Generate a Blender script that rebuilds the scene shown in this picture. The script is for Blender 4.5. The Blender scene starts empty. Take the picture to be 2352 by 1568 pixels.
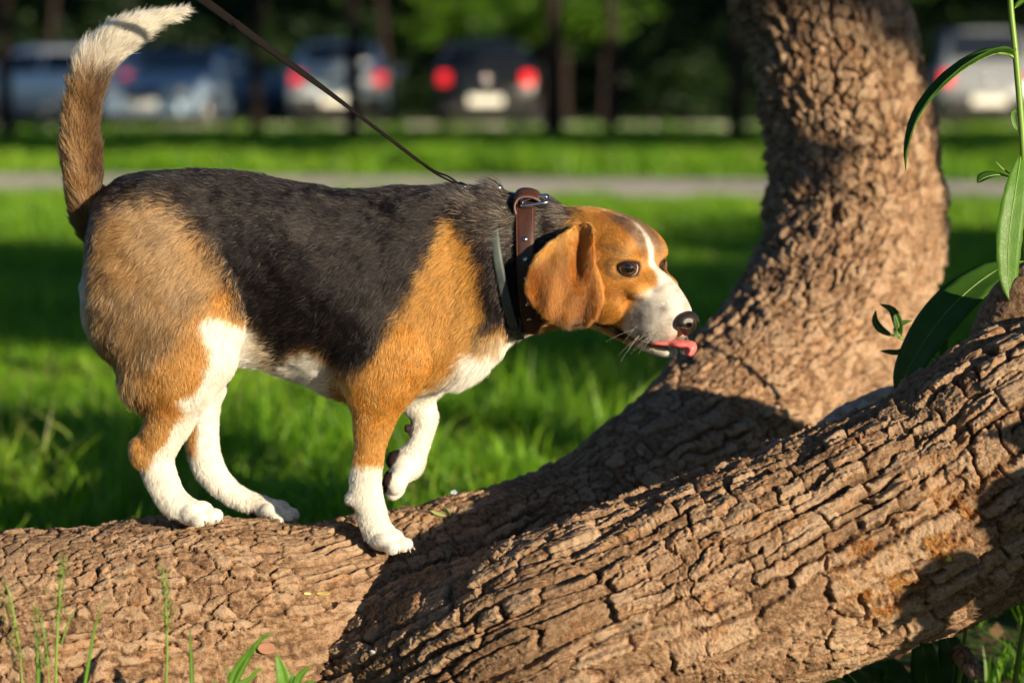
import bpy, math, random, os
import numpy as np
from mathutils import Vector, Matrix
random.seed(7); RS = np.random.RandomState(11)
sc = bpy.context.scene
COL = sc.collection
# ------------------------------------------------------------ camera
CAM_D, CAM_H = 2.55, 0.72
PITCH = math.radians(6.0)
F_PX = 85.0/36.0*2352.0
cam_d = bpy.data.cameras.new('camera'); cam = bpy.data.objects.new('camera', cam_d); COL.objects.link(cam)
cam_d.lens = 85; cam_d.sensor_width = 36; cam_d.clip_start = 0.05; cam_d.clip_end = 600
cam.location = (0, -CAM_D, CAM_H); cam.rotation_euler = (math.radians(90)-PITCH, 0, 0)
cam_d.dof.use_dof = True; cam_d.dof.focus_distance = 2.47; cam_d.dof.aperture_fstop = 4.0; cam_d.dof.aperture_blades = 0
sc.camera = cam
# ------------------------------------------------------------ sun and sky
SUN_AZ = math.radians(43)      # to the right of straight behind the camera
SUN_EL = math.radians(12.5)
sun_dir = Vector((math.sin(SUN_AZ)*math.cos(SUN_EL), -math.cos(SUN_AZ)*math.cos(SUN_EL), math.sin(SUN_EL)))
sd = bpy.data.lights.new('sun', 'SUN'); sun = bpy.data.objects.new('sun', sd); COL.objects.link(sun)
sd.energy = 5.0; sd.angle = math.radians(0.53); sd.color = (1.0, 0.84, 0.60)
sun.rotation_euler = sun_dir.to_track_quat('Z', 'Y').to_euler()
w = bpy.data.worlds.new('World'); sc.world = w; w.use_nodes = True
nt = w.node_tree; bg = nt.nodes['Background']; bg.inputs[1].default_value = 0.05
sky = nt.nodes.new('ShaderNodeTexSky'); sky.sky_type = 'NISHITA'; sky.sun_disc = False
sky.sun_elevation = SUN_EL; sky.sun_rotation = math.radians(180) - SUN_AZ
sky.ozone_density = 4.0; sky.dust_density = 0.4; sky.air_density = 1.0
nt.links.new(sky.outputs[0], bg.inputs[0])
sc.view_settings.view_transform = 'Standard'; sc.view_settings.look = 'None'
sc.view_settings.gamma = 1.0; sc.view_settings.use_curve_mapping = False
sc.view_settings.exposure = 0.98
try:
    sc.cycles.use_denoising = True; sc.cycles.denoiser = 'OPENIMAGEDENOISE'
    sc.cycles.max_bounces = 6; sc.cycles.transparent_max_bounces = 8; sc.cycles.use_adaptive_sampling = True
    sc.cycles.adaptive_threshold = 0.02
    sc.cycles.diffuse_bounces = 3; sc.cycles.glossy_bounces = 3; sc.cycles.transmission_bounces = 4
except Exception: pass
try: sc.cycles_curves.shape = 'RIBBONS'
except Exception: pass
def want(k): return True

# ------------------------------------------------------------ helpers
CP, SP = math.cos(PITCH), math.sin(PITCH)
def at(px, py, Y):
    """The point that stands Y metres beyond the dog's plane, where the photograph shows it (2352 px wide)."""
    u = (px-1176)/F_PX; v = (784-py)/F_PX
    d = (u, CP+v*SP, -SP+v*CP)
    t = (Y+CAM_D)/d[1]
    return np.array((d[0]*t, -CAM_D+d[1]*t, CAM_H+d[2]*t))
def px2m(n, Y): return n*(Y+CAM_D)/F_PX

def hash2(ix, iy, seed=0):
    h = (ix.astype(np.int64)*374761393 + iy.astype(np.int64)*668265263 + seed*2147483647) & 0xffffffff
    h = ((h ^ (h >> 13))*1274126177) & 0xffffffff
    h = (h ^ (h >> 16)) & 0xffffffff
    h = (h*2246822519) & 0xffffffff
    return ((h ^ (h >> 15)) & 0xffffff)/float(0xffffff)
def noise2(x, y, seed=0):
    ix = np.floor(x); iy = np.floor(y); fx = x-ix; fy = y-iy
    ix = ix.astype(np.int64); iy = iy.astype(np.int64)
    fx = fx*fx*fx*(fx*(fx*6-15)+10); fy = fy*fy*fy*(fy*(fy*6-15)+10)
    a = hash2(ix, iy, seed); b = hash2(ix+1, iy, seed); c = hash2(ix, iy+1, seed); d = hash2(ix+1, iy+1, seed)
    return (a*(1-fx)+b*fx)*(1-fy)+(c*(1-fx)+d*fx)*fy
def fbm2(x, y, seed=0, oct=4, rough=0.5):
    r = 0; a = 1; t = 0
    for o in range(oct):
        r = r + a*(noise2(x*2**o+o*17.3, y*2**o-o*9.1, seed+o)-0.5); t += a; a *= rough
    return r/t*2
def noise3(p, sc_, seed=0):
    x, y, z = p[:,0]*sc_, p[:,1]*sc_, p[:,2]*sc_
    iz = np.floor(z); fz = z-iz; fz = fz*fz*(3-2*fz); izi = iz.astype(np.int64)
    def lay(k):
        ix = np.floor(x).astype(np.int64); iy = np.floor(y).astype(np.int64); fx = x-ix; fy = y-iy
        fx = fx*fx*(3-2*fx); fy = fy*fy*(3-2*fy); q = k*7919
        a = hash2(ix+q, iy, seed); b = hash2(ix+1+q, iy, seed); c = hash2(ix+q, iy+1, seed); d = hash2(ix+1+q, iy+1, seed)
        return (a*(1-fx)+b*fx)*(1-fy)+(c*(1-fx)+d*fx)*fy
    return (lay(izi)*(1-fz)+lay(izi+1)*fz)*2-1
def sstep(a, b, x):
    t = np.clip((x-a)/(b-a), 0, 1); return t*t*(3-2*t)

def mesh_np(name, verts, quads=None, tris=None, mat=None, parent=None, smooth=True):
    me = bpy.data.meshes.new(name)
    verts = np.asarray(verts, dtype=np.float32)
    loops = []; tot = []
    if quads is not None and len(quads): loops.append(np.asarray(quads, dtype=np.int32).ravel()); tot.append(np.full(len(quads), 4, np.int32))
    if tris is not None and len(tris): loops.append(np.asarray(tris, dtype=np.int32).ravel()); tot.append(np.full(len(tris), 3, np.int32))
    lv = np.concatenate(loops); lt = np.concatenate(tot); ls = np.concatenate(([0], np.cumsum(lt)[:-1])).astype(np.int32)
    me.vertices.add(len(verts)); me.vertices.foreach_set('co', verts.ravel())
    me.loops.add(len(lv)); me.loops.foreach_set('vertex_index', lv)
    me.polygons.add(len(lt)); me.polygons.foreach_set('loop_start', ls); me.polygons.foreach_set('loop_total', lt)
    me.update(calc_edges=True)
    if smooth: me.polygons.foreach_set('use_smooth', np.ones(len(lt), dtype=bool))
    if mat: me.materials.append(mat)
    o = bpy.data.objects.new(name, me); COL.objects.link(o)
    if parent: o.parent = parent
    return o
def vattr(o, name, data, kind='FLOAT'):
    a = o.data.attributes.new(name, 'FLOAT' if kind == 'FLOAT' else 'FLOAT_COLOR', 'POINT')
    if kind == 'FLOAT': a.data.foreach_set('value', np.asarray(data, np.float32).ravel())
    else:
        d = np.asarray(data, np.float32)
        if d.shape[1] == 3: d = np.concatenate([d, np.ones((len(d), 1), np.float32)], 1)
        a.data.foreach_set('color', d.ravel())
def tag(o, label=None, cat=None, group=None, kind=None):
    if label: o['label'] = label
    if cat: o['category'] = cat
    if group: o['group'] = group
    if kind: o['kind'] = kind
    return o
def empty(name, loc, label, cat, group=None, rz=0):
    o = bpy.data.objects.new(name, None); COL.objects.link(o); o.location = loc; o.rotation_euler = (0, 0, rz)
    o.empty_display_size = 0.1
    tag(o, label, cat, group); return o
def adopt(child, parent):
    """Parent without moving it (the child's mesh is in world coordinates)."""
    child.parent = parent
    child.matrix_parent_inverse = Matrix.LocRotScale(parent.location, parent.rotation_euler, parent.scale).inverted()
    return child
def mat(name, color=(.5,.5,.5), rough=0.6, metal=0.0, spec=0.5):
    m = bpy.data.materials.new(name); m.use_nodes = True; b = m.node_tree.nodes['Principled BSDF']
    b.inputs['Base Color'].default_value = (*color, 1); b.inputs['Roughness'].default_value = rough
    b.inputs['Metallic'].default_value = metal; b.inputs['Specular IOR Level'].default_value = spec
    return m
class NB:
    """Small helper to write node trees."""
    def __init__(s, m): s.t = m.node_tree; s.n = s.t.nodes; s.b = s.n.get('Principled BSDF')
    def new(s, t, **k):
        n = s.n.new(t)
        for a, v in k.items(): setattr(n, a, v)
        return n
    def link(s, a, b): s.t.links.new(a, b)
    def attr(s, name): n = s.new('ShaderNodeAttribute'); n.attribute_name = name; return n
    def noise(s, scale, detail=4, vec=None, rough=0.5):
        n = s.new('ShaderNodeTexNoise'); n.inputs['Scale'].default_value = scale; n.inputs['Detail'].default_value = detail
        n.inputs['Roughness'].default_value = rough
        if vec is not None: s.link(vec, n.inputs['Vector'])
        return n
    def ramp(s, fac, stops):
        n = s.new('ShaderNodeValToRGB'); e = n.color_ramp.elements
        while len(e) < len(stops): e.new(0.5)
        for q, (p, c) in zip(e, stops): q.position = p; q.color = (*c, 1)
        s.link(fac, n.inputs['Fac']); return n
    def mix(s, fac, a, b, mode='MIX'):
        n = s.new('ShaderNodeMix'); n.data_type = 'RGBA'; n.blend_type = mode
        for i, v in ((0, fac), (6, a), (7, b)):
            if hasattr(v, 'default_value') or hasattr(v, 'is_output'): s.link(v, n.inputs[i])
            elif i == 0: n.inputs[0].default_value = v
            else: n.inputs[i].default_value = (*v, 1)
        return n.outputs[2]
    def math(s, op, a, b=0.0):
        n = s.new('ShaderNodeMath'); n.operation = op
        for i, v in ((0, a), (1, b)):
            if hasattr(v, 'is_output'): s.link(v, n.inputs[i])
            else: n.inputs[i].default_value = v
        return n.outputs[0]
    def maprange(s, v, a, b, c, d):
        n = s.new('ShaderNodeMapRange'); s.link(v, n.inputs[0])
        for i, q in enumerate((a, b, c, d)): n.inputs[i+1].default_value = q
        return n.outputs[0]
    def bump(s, h, strength=0.5, dist=0.002):
        n = s.new('ShaderNodeBump'); n.inputs['Strength'].default_value = strength; n.inputs['Distance'].default_value = dist
        s.link(h, n.inputs['Height']); s.link(n.outputs[0], s.b.inputs['Normal']); return n
    def coord(s, which='Object'): return s.new('ShaderNodeTexCoord').outputs[which]
def crom(P, t):
    """Catmull-Rom through rows of P at parameters t (0..len-1)."""
    P = np.asarray(P, float); n = len(P); i = np.clip(np.floor(t).astype(int), 0, n-2); f = (t-i)[:, None]
    p0 = P[np.maximum(i-1, 0)]; p1 = P[i]; p2 = P[i+1]; p3 = P[np.minimum(i+2, n-1)]
    p0 = np.where((i == 0)[:, None], 2*p1-p2, p0); p3 = np.where((i == n-2)[:, None], 2*p2-p1, p3)
    return 0.5*((2*p1)+(-p0+p2)*f+(2*p0-5*p1+4*p2-p3)*f*f+(-p0+3*p1-3*p2+p3)*f**3)
def frames(C):
    T = np.gradient(C, axis=0); T /= np.linalg.norm(T, axis=1)[:, None]
    N = np.zeros_like(T); r = np.array((0., -1., 0.)); n = r - T[0]*np.dot(r, T[0]); N[0] = n/np.linalg.norm(n)
    for k in range(1, len(T)):
        n = N[k-1]-T[k]*np.dot(N[k-1], T[k]); N[k] = n/np.linalg.norm(n)
    return T, N, np.cross(T, N)
def grid_quads(a, b, wrap=True):
    i = np.arange(a-1)[:, None]*b; j = np.arange(b if wrap else b-1)[None]; j2 = (j+1) % b
    return np.stack([i+j, i+j2, i+b+j2, i+b+j], -1).reshape(-1, 4)
def tube(name, pts, rads, m, parent=None, nt_=10, ns=None, flat=None, cap=True):
    """Smooth round tube (or strap when flat gives the second radius)."""
    P = np.c_[np.asarray(pts, float), np.asarray(rads, float)]
    ns = ns or max(2, (len(P)-1)*6+1)
    Q = crom(P, np.linspace(0, len(P)-1, ns)) if len(P) > 2 else P[0]+(P[-1]-P[0])*np.linspace(0, 1, ns)[:, None]
    C = Q[:, :3]; R = np.maximum(Q[:, 3], 1e-5); T, N, B = frames(C)
    th = np.linspace(0, 2*math.pi, nt_, endpoint=False); R2 = R if flat is None else np.full_like(R, flat)
    V = C[:, None]+R2[:, None, None]*np.cos(th)[None, :, None]*N[:, None]+R[:, None, None]*np.sin(th)[None, :, None]*B[:, None]
    V = V.reshape(-1, 3); q = grid_quads(ns, nt_); tr = None
    if cap:
        V = np.vstack([V, C[0], C[-1]]); a = len(V)-2; j = np.arange(nt_); j2 = (j+1) % nt_
        tr = np.vstack([np.c_[j2, j, np.full(nt_, a)], np.c_[j+(ns-1)*nt_, j2+(ns-1)*nt_, np.full(nt_, a+1)]])
    o = mesh_np(name, V, q, tr, m)
    if parent is not None: adopt(o, parent)
    return o
# ============================================================ the leaning tree
def voro(x, y, seed, jit=0.9):
    """Distance to the cell border, cell random, offset inside the cell."""
    ix = np.floor(x).astype(np.int64); iy = np.floor(y).astype(np.int64)
    f1 = np.full(x.shape, 9.0); f2 = np.full(x.shape, 9.0); r = np.zeros(x.shape); dx1 = np.zeros(x.shape); dy1 = np.zeros(x.shape)
    for a in (-1, 0, 1):
        for b in (-1, 0, 1):
            cx = ix+a; cy = iy+b
            px_ = cx+0.5+jit*(hash2(cx, cy, seed)-0.5); py_ = cy+0.5+jit*(hash2(cx, cy, seed+1)-0.5)
            ddx = x-px_; ddy = y-py_; d = np.sqrt(ddx*ddx+ddy*ddy); rr = hash2(cx, cy, seed+2)
            m = d < f1
            f2 = np.where(m, f1, np.minimum(f2, d)); r = np.where(m, rr, r)
            dx1 = np.where(m, ddx, dx1); dy1 = np.where(m, ddy, dy1); f1 = np.where(m, d, f1)
    return f2-f1, r, dx1, dy1
def bark(s, u, seed, L=0.040, W=0.0135, rough=1.0, skew=0.0, kb=0.0):
    """Height in metres and per-plate random for bark plates laid out along a limb."""
    ws = 0.012*fbm2(s*16, u*28, seed+50, 3)+0.0035*fbm2(s*90, u*90, seed+51, 2)
    wu = (0.011+0.010*(L < 0.035))*fbm2(s*6, u*14, seed+60, 3)+0.0040*fbm2(s*55, u*60, seed+61, 2)+0.0012*fbm2(s*220, u*220, seed+62, 2)
    S = s+ws; U = u+wu+skew*s
    # ridges along the limb, each broken into plates by cross cracks
    v = U/W; row = np.floor(v).astype(np.int64); fv = v-row
    wide = hash2(row//2, np.floor(S/0.07).astype(np.int64), seed+80) > 0.62      # two ridges grown together
    row = np.where(wide, (row//2)*2, row); rw = np.where(wide, 2.0, 1.0); fv = (v-row)/rw
    eu = np.minimum(fv, 1-fv)*rw*W
    lr = L*(0.55+1.1*hash2(row, row*0, seed+81)); c = S/lr+hash2(row, row*0, seed+82)*7; ci = np.floor(c).astype(np.int64)
    e1 = np.full(c.shape, 9.0); e2 = np.full(c.shape, 9.0); r1 = np.zeros(c.shape); dx = np.zeros(c.shape)
    for k in (-1, 0, 1):
        p_ = ci+k+0.5+0.9*(hash2(ci+k, row, seed+83)-0.5); d = np.abs(c-p_); m = d < e1
        e2 = np.where(m, e1, np.minimum(e2, d)); r1 = np.where(m, hash2(ci+k, row, seed+84), r1); dx = np.where(m, c-p_, dx); e1 = np.where(m, d, e1)
    es = (e2-e1)*0.5*lr
    nz = 0.0011*fbm2(s*330, u*330, seed+3, 2)
    wk = 0.0016+0.0028*noise2(s*30, u*40, seed+85)
    du = np.clip((eu+nz-.0003)/(wk*.9), 0, 1); dsn = np.clip((es+nz-.0003)/(wk*.8), 0, 1)
    gu = 0.35+0.65*sstep(.2, .6, noise2(s*22, u*50, seed+86)); gs = 0.15+0.85*sstep(.25, .7, noise2(s*40, u*26, seed+87))
    eb = (1-gu*(1-du))*(1-gs*(1-dsn))
    rnd = sstep(0, 0.006, np.minimum(eu, es))
    hb = eb*(0.42+0.58*r1)+0.08*rnd
    tiltb = (dx*(hash2((r1*9999).astype(np.int64), row*0, 5)-0.25)*1.5+(fv-0.5)*rw*(r1-0.5)*1.5)*eb
    # rounder scales
    big, rv, dxx, dyy = voro(S/(L*0.62), U/(W*1.05), seed)
    ev = sstep(0.0, 0.13, big+0.10*fbm2(s*240, u*240, seed+3, 2)); hv = ev*(0.45+0.55*rv)
    k = sstep(-0.25, 0.25, fbm2(s*12, u*16, seed+88, 2)+(0.30-38*(L-0.030))+kb)
    h1 = hb*(1-k)+hv*k; rr_ = 1.0; e = eb*(1-k)+ev*k; r1 = np.where(k > 0.5, rv, r1); tilt = tiltb*(1-k)+(dxx*(rv-0.35)+dyy*(rv-0.5))*k*ev
    # flakes on the plates
    sm, r2, dx2, dy2 = voro((S+0.013*fbm2(s*70, u*70, seed+9, 2))/(L*0.40)+3.3, (U+0.006*fbm2(s*90, u*90, seed+10, 2))/(W*0.62)+8.1, seed+20, 1.0)
    fm = sstep(-.3, .3, fbm2(s*26, u*40, seed+90, 2))
    fl = sstep(0.0, 0.10, sm)*(0.2+0.8*r2)*fm+dx2*(r2-0.25)*0.9
    fu = fbm2(S*6, U*62, seed+30, 2); furrow = sstep(0.22, 0.0, np.abs(fu))*sstep(0.0, 0.35, fbm2(s*11, u*22, seed+33, 2))
    crumb = fbm2(s*420, u*620, seed+40, 3, 0.65)
    grain = fbm2(s*120, u*900, seed+41, 2)
    deep = fbm2(s*9+4, u*9, seed+45, 2)
    h = rough*(0.0082*h1+0.0042*tilt+0.0026*fl*e-0.0062*furrow+0.0014*crumb*(1.5-0.9*e)+0.0007*grain+0.006*deep)
    return h, r1, r2, e
bark_m = mat('bark', rough=0.85, spec=0.25)
b = NB(bark_m)
o3 = b.coord('Object'); a1 = b.attr('plate'); a2 = b.attr('flake'); a3 = b.attr('moss'); a4 = b.attr('edge')
n1 = b.noise(9, 4, o3); n2 = b.noise(160, 5, o3, 0.7); n3 = b.noise(620, 3, o3, 0.7)
c = b.ramp(a1.outputs['Fac'], [(0, (.15, .082, .048)), (.3, (.27, .155, .095)), (.6, (.37, .225, .15)), (.85, (.50, .34, .245)), (1, (.30, .13, .055))])
c2 = b.ramp(a2.outputs['Fac'], [(0, (.17, .095, .055)), (.4, (.31, .19, .12)), (.8, (.48, .33, .24)), (1, (.36, .16, .07))])
cc = b.mix(0.55, c.outputs[0], c2.outputs[0])
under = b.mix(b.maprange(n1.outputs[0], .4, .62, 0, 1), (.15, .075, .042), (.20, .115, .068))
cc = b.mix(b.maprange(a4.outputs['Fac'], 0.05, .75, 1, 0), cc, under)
cc = b.mix(b.maprange(n2.outputs[0], .45, .64, 0, .65), cc, (.56, .41, .31))
cc = b.mix(b.maprange(n2.outputs[0], .50, .36, 0, .75), cc, (.13, .065, .035))
cc = b.mix(b.maprange(n1.outputs[0], .52, .68, 0, .5), cc, (.30, .215, .155))
mossc = b.ramp(n2.outputs[0], [(.35, (.16, .05, .014)), (.5, (.36, .15, .030)), (.65, (.52, .36, .18))])
pl = b.math('MULTIPLY', b.maprange(a4.outputs['Fac'], .75, 1.0, 0, 1), b.maprange(a1.outputs['Fac'], .35, .75, 0, .85))
pl = b.math('MULTIPLY', pl, b.maprange(n2.outputs[0], .36, .50, .25, 1))
cc = b.mix(pl, cc, b.ramp(a2.outputs['Fac'], [(0, (.50, .37, .27)), (.4, (.62, .48, .38)), (.75, (.58, .42, .33)), (1, (.55, .34, .20))]).outputs[0])
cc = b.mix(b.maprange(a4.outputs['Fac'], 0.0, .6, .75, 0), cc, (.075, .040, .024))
cc = b.mix(a3.outputs['Fac'], cc, mossc.outputs[0])
cc = b.mix(b.maprange(n3.outputs[0], .55, .70, 0, .5), cc, (.60, .45, .34)); cc = b.mix(b.maprange(n3.outputs[0], .47, .33, 0, .55), cc, (.12, .06, .035))
cc = b.mix(1.0, cc, (.66, .605, .50), 'MULTIPLY')
b.link(cc, b.b.inputs['Base Color'])
mp = b.new('ShaderNodeMapping'); mp.inputs['Scale'].default_value = (.35, 1.0, 1.0); mp.inputs['Rotation'].default_value = (0, .18, 0); b.link(o3, mp.inputs['Vector'])
n4 = b.noise(330, 4, mp.outputs[0], .75); n5 = b.new('ShaderNodeTexVoronoi'); n5.feature = 'F1'; n5.inputs['Scale'].default_value = 210; b.link(mp.outputs[0], n5.inputs['Vector'])
hh = b.math('ADD', b.math('ADD', b.math('MULTIPLY', n2.outputs[0], 1.2), n3.outputs[0]), b.math('ADD', b.math('MULTIPLY', n4.outputs[0], 1.5), b.math('MULTIPLY', n5.outputs['Distance'], -.5)))
b.bump(hh, 0.65, 0.0018)

def limb(name, st, ds, nf, nb, seed, L, W, rough, knots=(), moss=None, skew=0, ground=None):
    P = []
    for px, py, Y, r in st: P.append(np.r_[at(px, py, Y), px2m(r, Y)])
    P = np.array(P)
    Q = crom(P, np.linspace(0, len(P)-1, 600)); seg = np.r_[0, np.cumsum(np.linalg.norm(np.diff(Q[:, :3], axis=0), axis=1))]
    dsl = np.interp(seg, seg, ds(Q)) if callable(ds) else np.full(600, ds)
    cnt = np.r_[0, np.cumsum(np.diff(seg)/((dsl[1:]+dsl[:-1])/2))]; n = int(cnt[-1])+1
    tt = np.interp(np.arange(n), cnt, np.linspace(0, len(P)-1, 600)); Q = crom(P, tt); C = Q[:, :3]; R = Q[:, 3]
    sl = np.r_[0, np.cumsum(np.linalg.norm(np.diff(C, axis=0), axis=1))]
    T, N, B = frames(C)
    fr = math.radians(112)
    th = np.r_[np.linspace(-fr, fr, nf), np.linspace(fr, 2*math.pi-fr, nb+2)[1:-1]]
    thc = np.where(th > math.pi, th-2*math.pi, th)
    S = np.repeat(sl[:, None], len(th), 1); U = thc[None]*R[:, None]
    X = np.cos(th)[None, :, None]*N[:, None]+np.sin(th)[None, :, None]*B[:, None]
    h, r1, r2, e = bark(S.ravel(), U.ravel(), seed, L, W, rough, skew, kb=(.45*sstep(.15, .4, np.repeat(C[:, 0], len(th))) if name == 'trunk' else 0.0))
    h = h.reshape(S.shape)*(1+1.1*sstep(.12, .45, C[:, 0])*(name == 'trunk'))[:, None]
    base = R[:, None]*(1+0.035*fbm2(S*5, U*5, seed+70, 2))
    h = h-h.mean()+.001
    V = C[:, None]+X*(base+h)[..., None]
    V = V.reshape(-1, 3); Xf = X.reshape(-1, 3)
    for kp, kr, kh in knots:
        d = np.linalg.norm(V-np.asarray(kp), axis=1)/kr
        V = V+Xf*(kh*np.exp(-d*d*1.3)*(1+0.35*np.cos(d*7.0)*(d < 2)))[:, None]
    if moss is None: mo = np.zeros(len(V))
    else:
        mo = moss(V)*sstep(-0.06, 0.16, noise3(V, 60, 3)*0.6+noise3(V, 190, 4)*0.45)
        V = V+Xf*(mo*0.0022*(0.5+noise3(V, 900, 8)))[:, None]
    V[:, 2] = np.maximum(V[:, 2], -0.03)
    tris = None
    o = mesh_np(name, V, grid_quads(n, len(th)), None, bark_m)
    vattr(o, 'plate', r1); vattr(o, 'flake', r2); vattr(o, 'edge', e); vattr(o, 'moss', mo)
    return o
if want('tree'):
    tree = empty('leaning_tree', tuple(at(300, 1500, 0)*np.array((1, 1, 0))), 'rough barked tree lying low, one fork bending upright, the other crossing in front', 'tree')
    A = [(-330, 1560, -.03, 318), (0, 1540, -.03, 314), (250, 1517, -.03, 312), (500, 1484, -.02, 303), (750, 1452, .0, 262), (950, 1380, .07, 218),
         (1150, 1290, .15, 184), (1350, 1204, .25, 168), (1530, 1085, .37, 178), (1700, 960, .50, 196), (1835, 835, .60, 208), (1915, 700, .68, 208),
         (1955, 580, .74, 200), (1967, 440, .78, 184), (1955, 300, .81, 181), (1915, 130, .84, 176), (1855, -30, .87, 160), (1790, -200, .86, 158), (1740, -420, .9, 155), (1760, -800, .95, 150), (1830, -1400, 1.0, 140), (1800, -2300, 1.1, 130)]
    kn = [(at(1985, 845, .56), .032, .034), (at(1935, 900, .52), .022, .022), (at(2010, 780, .60), .025, .018), (at(2090, 640, .68), .03, .012)]
    trunk = limb('trunk', A, lambda Q: np.interp(Q[:, 0], [-.05, .35], [.0016, .0024]), 330, 46, 3, .034, .0135, .86, kn)
    trunk['label'] = 'trunk lying on the left and bending upright behind the front limb'; adopt(trunk, tree)
    Bq = [(480, 1740, .04, 190), (700, 1664, .035, 226), (860, 1626, -.015, 250), (1000, 1590, -.085, 264), (1300, 1484, -.17, 268), (1600, 1380, -.17, 260), (1900, 1275, -.16, 264), (2150, 1162, -.14, 276), (2352, 1040, -.13, 288), (2560, 985, -.14, 280), (2900, 975, -.18, 265), (3350, 965, -.25, 250)]
    mc = [at(2170, 1200, -.25), at(2080, 1250, -.26), at(1990, 1290, -.27), at(2110, 1330, -.27), at(2030, 1380, -.27), at(2210, 1150, -.24)]
    def mossf(V): return np.clip(sum(np.exp(-((V-c_)**2).sum(1)/(.030**2)) for c_ in mc), 0, 1)
    kn = [(at(2095, 1118, -.24), .022, .012), (at(1560, 1290, -.24), .016, .008)]
    lb = limb('limb', Bq, lambda Q: np.interp(Q[:, 0], [.50, .62], [.00105, .0035]), 430, 40, 41, .050, .0165, 1.3, kn, mossf, skew=.10)
    lb['label'] = 'thick limb crossing the front from lower left to upper right'; adopt(lb, tree)
    # broken stubs and a pale snapped root
    def stub(name, st, seed, m=bark_m, pale=False, hgt=.5):
        o = limb(name, st, .002, 44, 14, seed, .03, .012, hgt); adopt(o, tree); o.parent_type = 'OBJECT'
        me = o.data; return o
    s1 = stub('branch_stub', [(2270, 830, -.06, 60), (2310, 760, -.06, 70), (2360, 690, -.07, 76), (2400, 650, -.08, 66), (2425, 630, -.085, 40), (2432, 624, -.087, 2)], 77, hgt=.35)
    s1['label'] = 'dark shaded stub rising at the right edge above the front limb'
    s2 = stub('branch_stub', [(2205, 1500, -.16, 22), (2226, 1525, -.19, 18), (2238, 1545, -.205, 13), (2243, 1553, -.21, 8), (2244, 1557, -.21, 1)], 78, hgt=.3)
    s2['label'] = 'small knobbly stub under the front limb'
    s3 = stub('root_stub', [(1880, 1000, .16, 20), (1945, 955, .19, 25), (2010, 920, .21, 23), (2045, 905, .22, 19), (2066, 897, .22, 12), (2076, 893, .22, 2)], 79, hgt=.45)
    pw = mat('pale_wood', (.46, .35, .26), .8); q = NB(pw); qn = q.noise(90, 4, q.coord()); q.link(q.ramp(qn.outputs[0], [(.3, (.30, .20, .13)), (.6, (.52, .42, .33))]).outputs[0], q.b.inputs['Base Color']); q.bump(qn.outputs[0], .5, .002)
    s3.data.materials[0] = pw; s3['label'] = 'pale bare root end behind the front limb'
# ============================================================ the dog
def MP(px, py, Y=0.0): return at(px, py, Y)
M0 = px2m(1, 0.0)
PR = []      # primitives: (kind, data, blend, part)
def prim(fn, lo, hi, k, part, op='add'): PR.append(dict(fn=fn, lo=np.array(lo), hi=np.array(hi), k=k, part=part, op=op))
def chain(st, k, part, yscale=1.0, sub=6, kin=0.004):
    """st rows: px, py, Y, radius px. Round cones along a spline; yscale widens or thins it across."""
    P = np.array([np.r_[at(a, b_, Y), px2m(r, Y)] for a, b_, Y, r in st])
    n = max(2, (len(P)-1)*sub+1) if len(P) > 2 else 2
    Q = crom(P, np.linspace(0, len(P)-1, n)) if len(P) > 2 else P
    segs = [(Q[i], Q[i+1]) for i in range(len(Q)-1)]
    lo = (Q[:, :3]-Q[:, 3:4]).min(0)-0.02; hi = (Q[:, :3]+Q[:, 3:4]).max(0)+0.02
    ys = yscale
    for A_, B_ in segs:
        def fn(x, y, z, A_=A_, B_=B_):
            a = A_[:3]; d = B_[:3]-a; dd = d.copy(); 
            px_ = x-a[0]; py_ = (y-a[1])/1.0; pz_ = z-a[2]
            L2 = (dd*dd).sum()+1e-12
            t = np.clip((px_*dd[0]+py_*dd[1]+pz_*dd[2])/L2, 0, 1)
            r = A_[3]+(B_[3]-A_[3])*t
            qx = px_-dd[0]*t; qy = (py_-dd[1]*t)/ys; qz = pz_-dd[2]*t
            return (np.sqrt(qx*qx+qy*qy+qz*qz)-r)*min(1.0, 0.5+0.5*ys)
        r_ = max(A_[3], B_[3])*max(1, ys); m = 0.012+k
        prim(fn, np.minimum(A_[:3], B_[:3])-r_-m, np.maximum(A_[:3], B_[:3])+r_+m, kin, part)
        PR[-1]['grp'] = (part, k)
    return Q
def ell(c, r, k, part, R=None, op='add'):
    c = np.asarray(c, float); r = np.asarray(r, float); R_ = np.eye(3) if R is None else np.asarray(R)
    rm = r.min()
    def fn(x, y, z):
        X, Y_, Z = x-c[0], y-c[1], z-c[2]
        a = (X*R_[0, 0]+Y_*R_[1, 0]+Z*R_[2, 0])/r[0]; b_ = (X*R_[0, 1]+Y_*R_[1, 1]+Z*R_[2, 1])/r[1]; c_ = (X*R_[0, 2]+Y_*R_[1, 2]+Z*R_[2, 2])/r[2]
        k0 = np.sqrt(a*a+b_*b_+c_*c_)+1e-9; k1 = np.sqrt((a/r[0])**2+(b_/r[1])**2+(c_/r[2])**2)+1e-9
        return k0*(k0-1)/k1
    ext = np.sqrt((R_**2 @ (r**2)))+0.014+k
    prim(fn, c-ext, c+ext, k, part, op)
def smin(a, b_, k):
    if k <= 0: return np.minimum(a, b_)
    h = np.maximum(k-np.abs(a-b_), 0)/k
    return np.minimum(a, b_)-h*h*k*0.25
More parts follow.
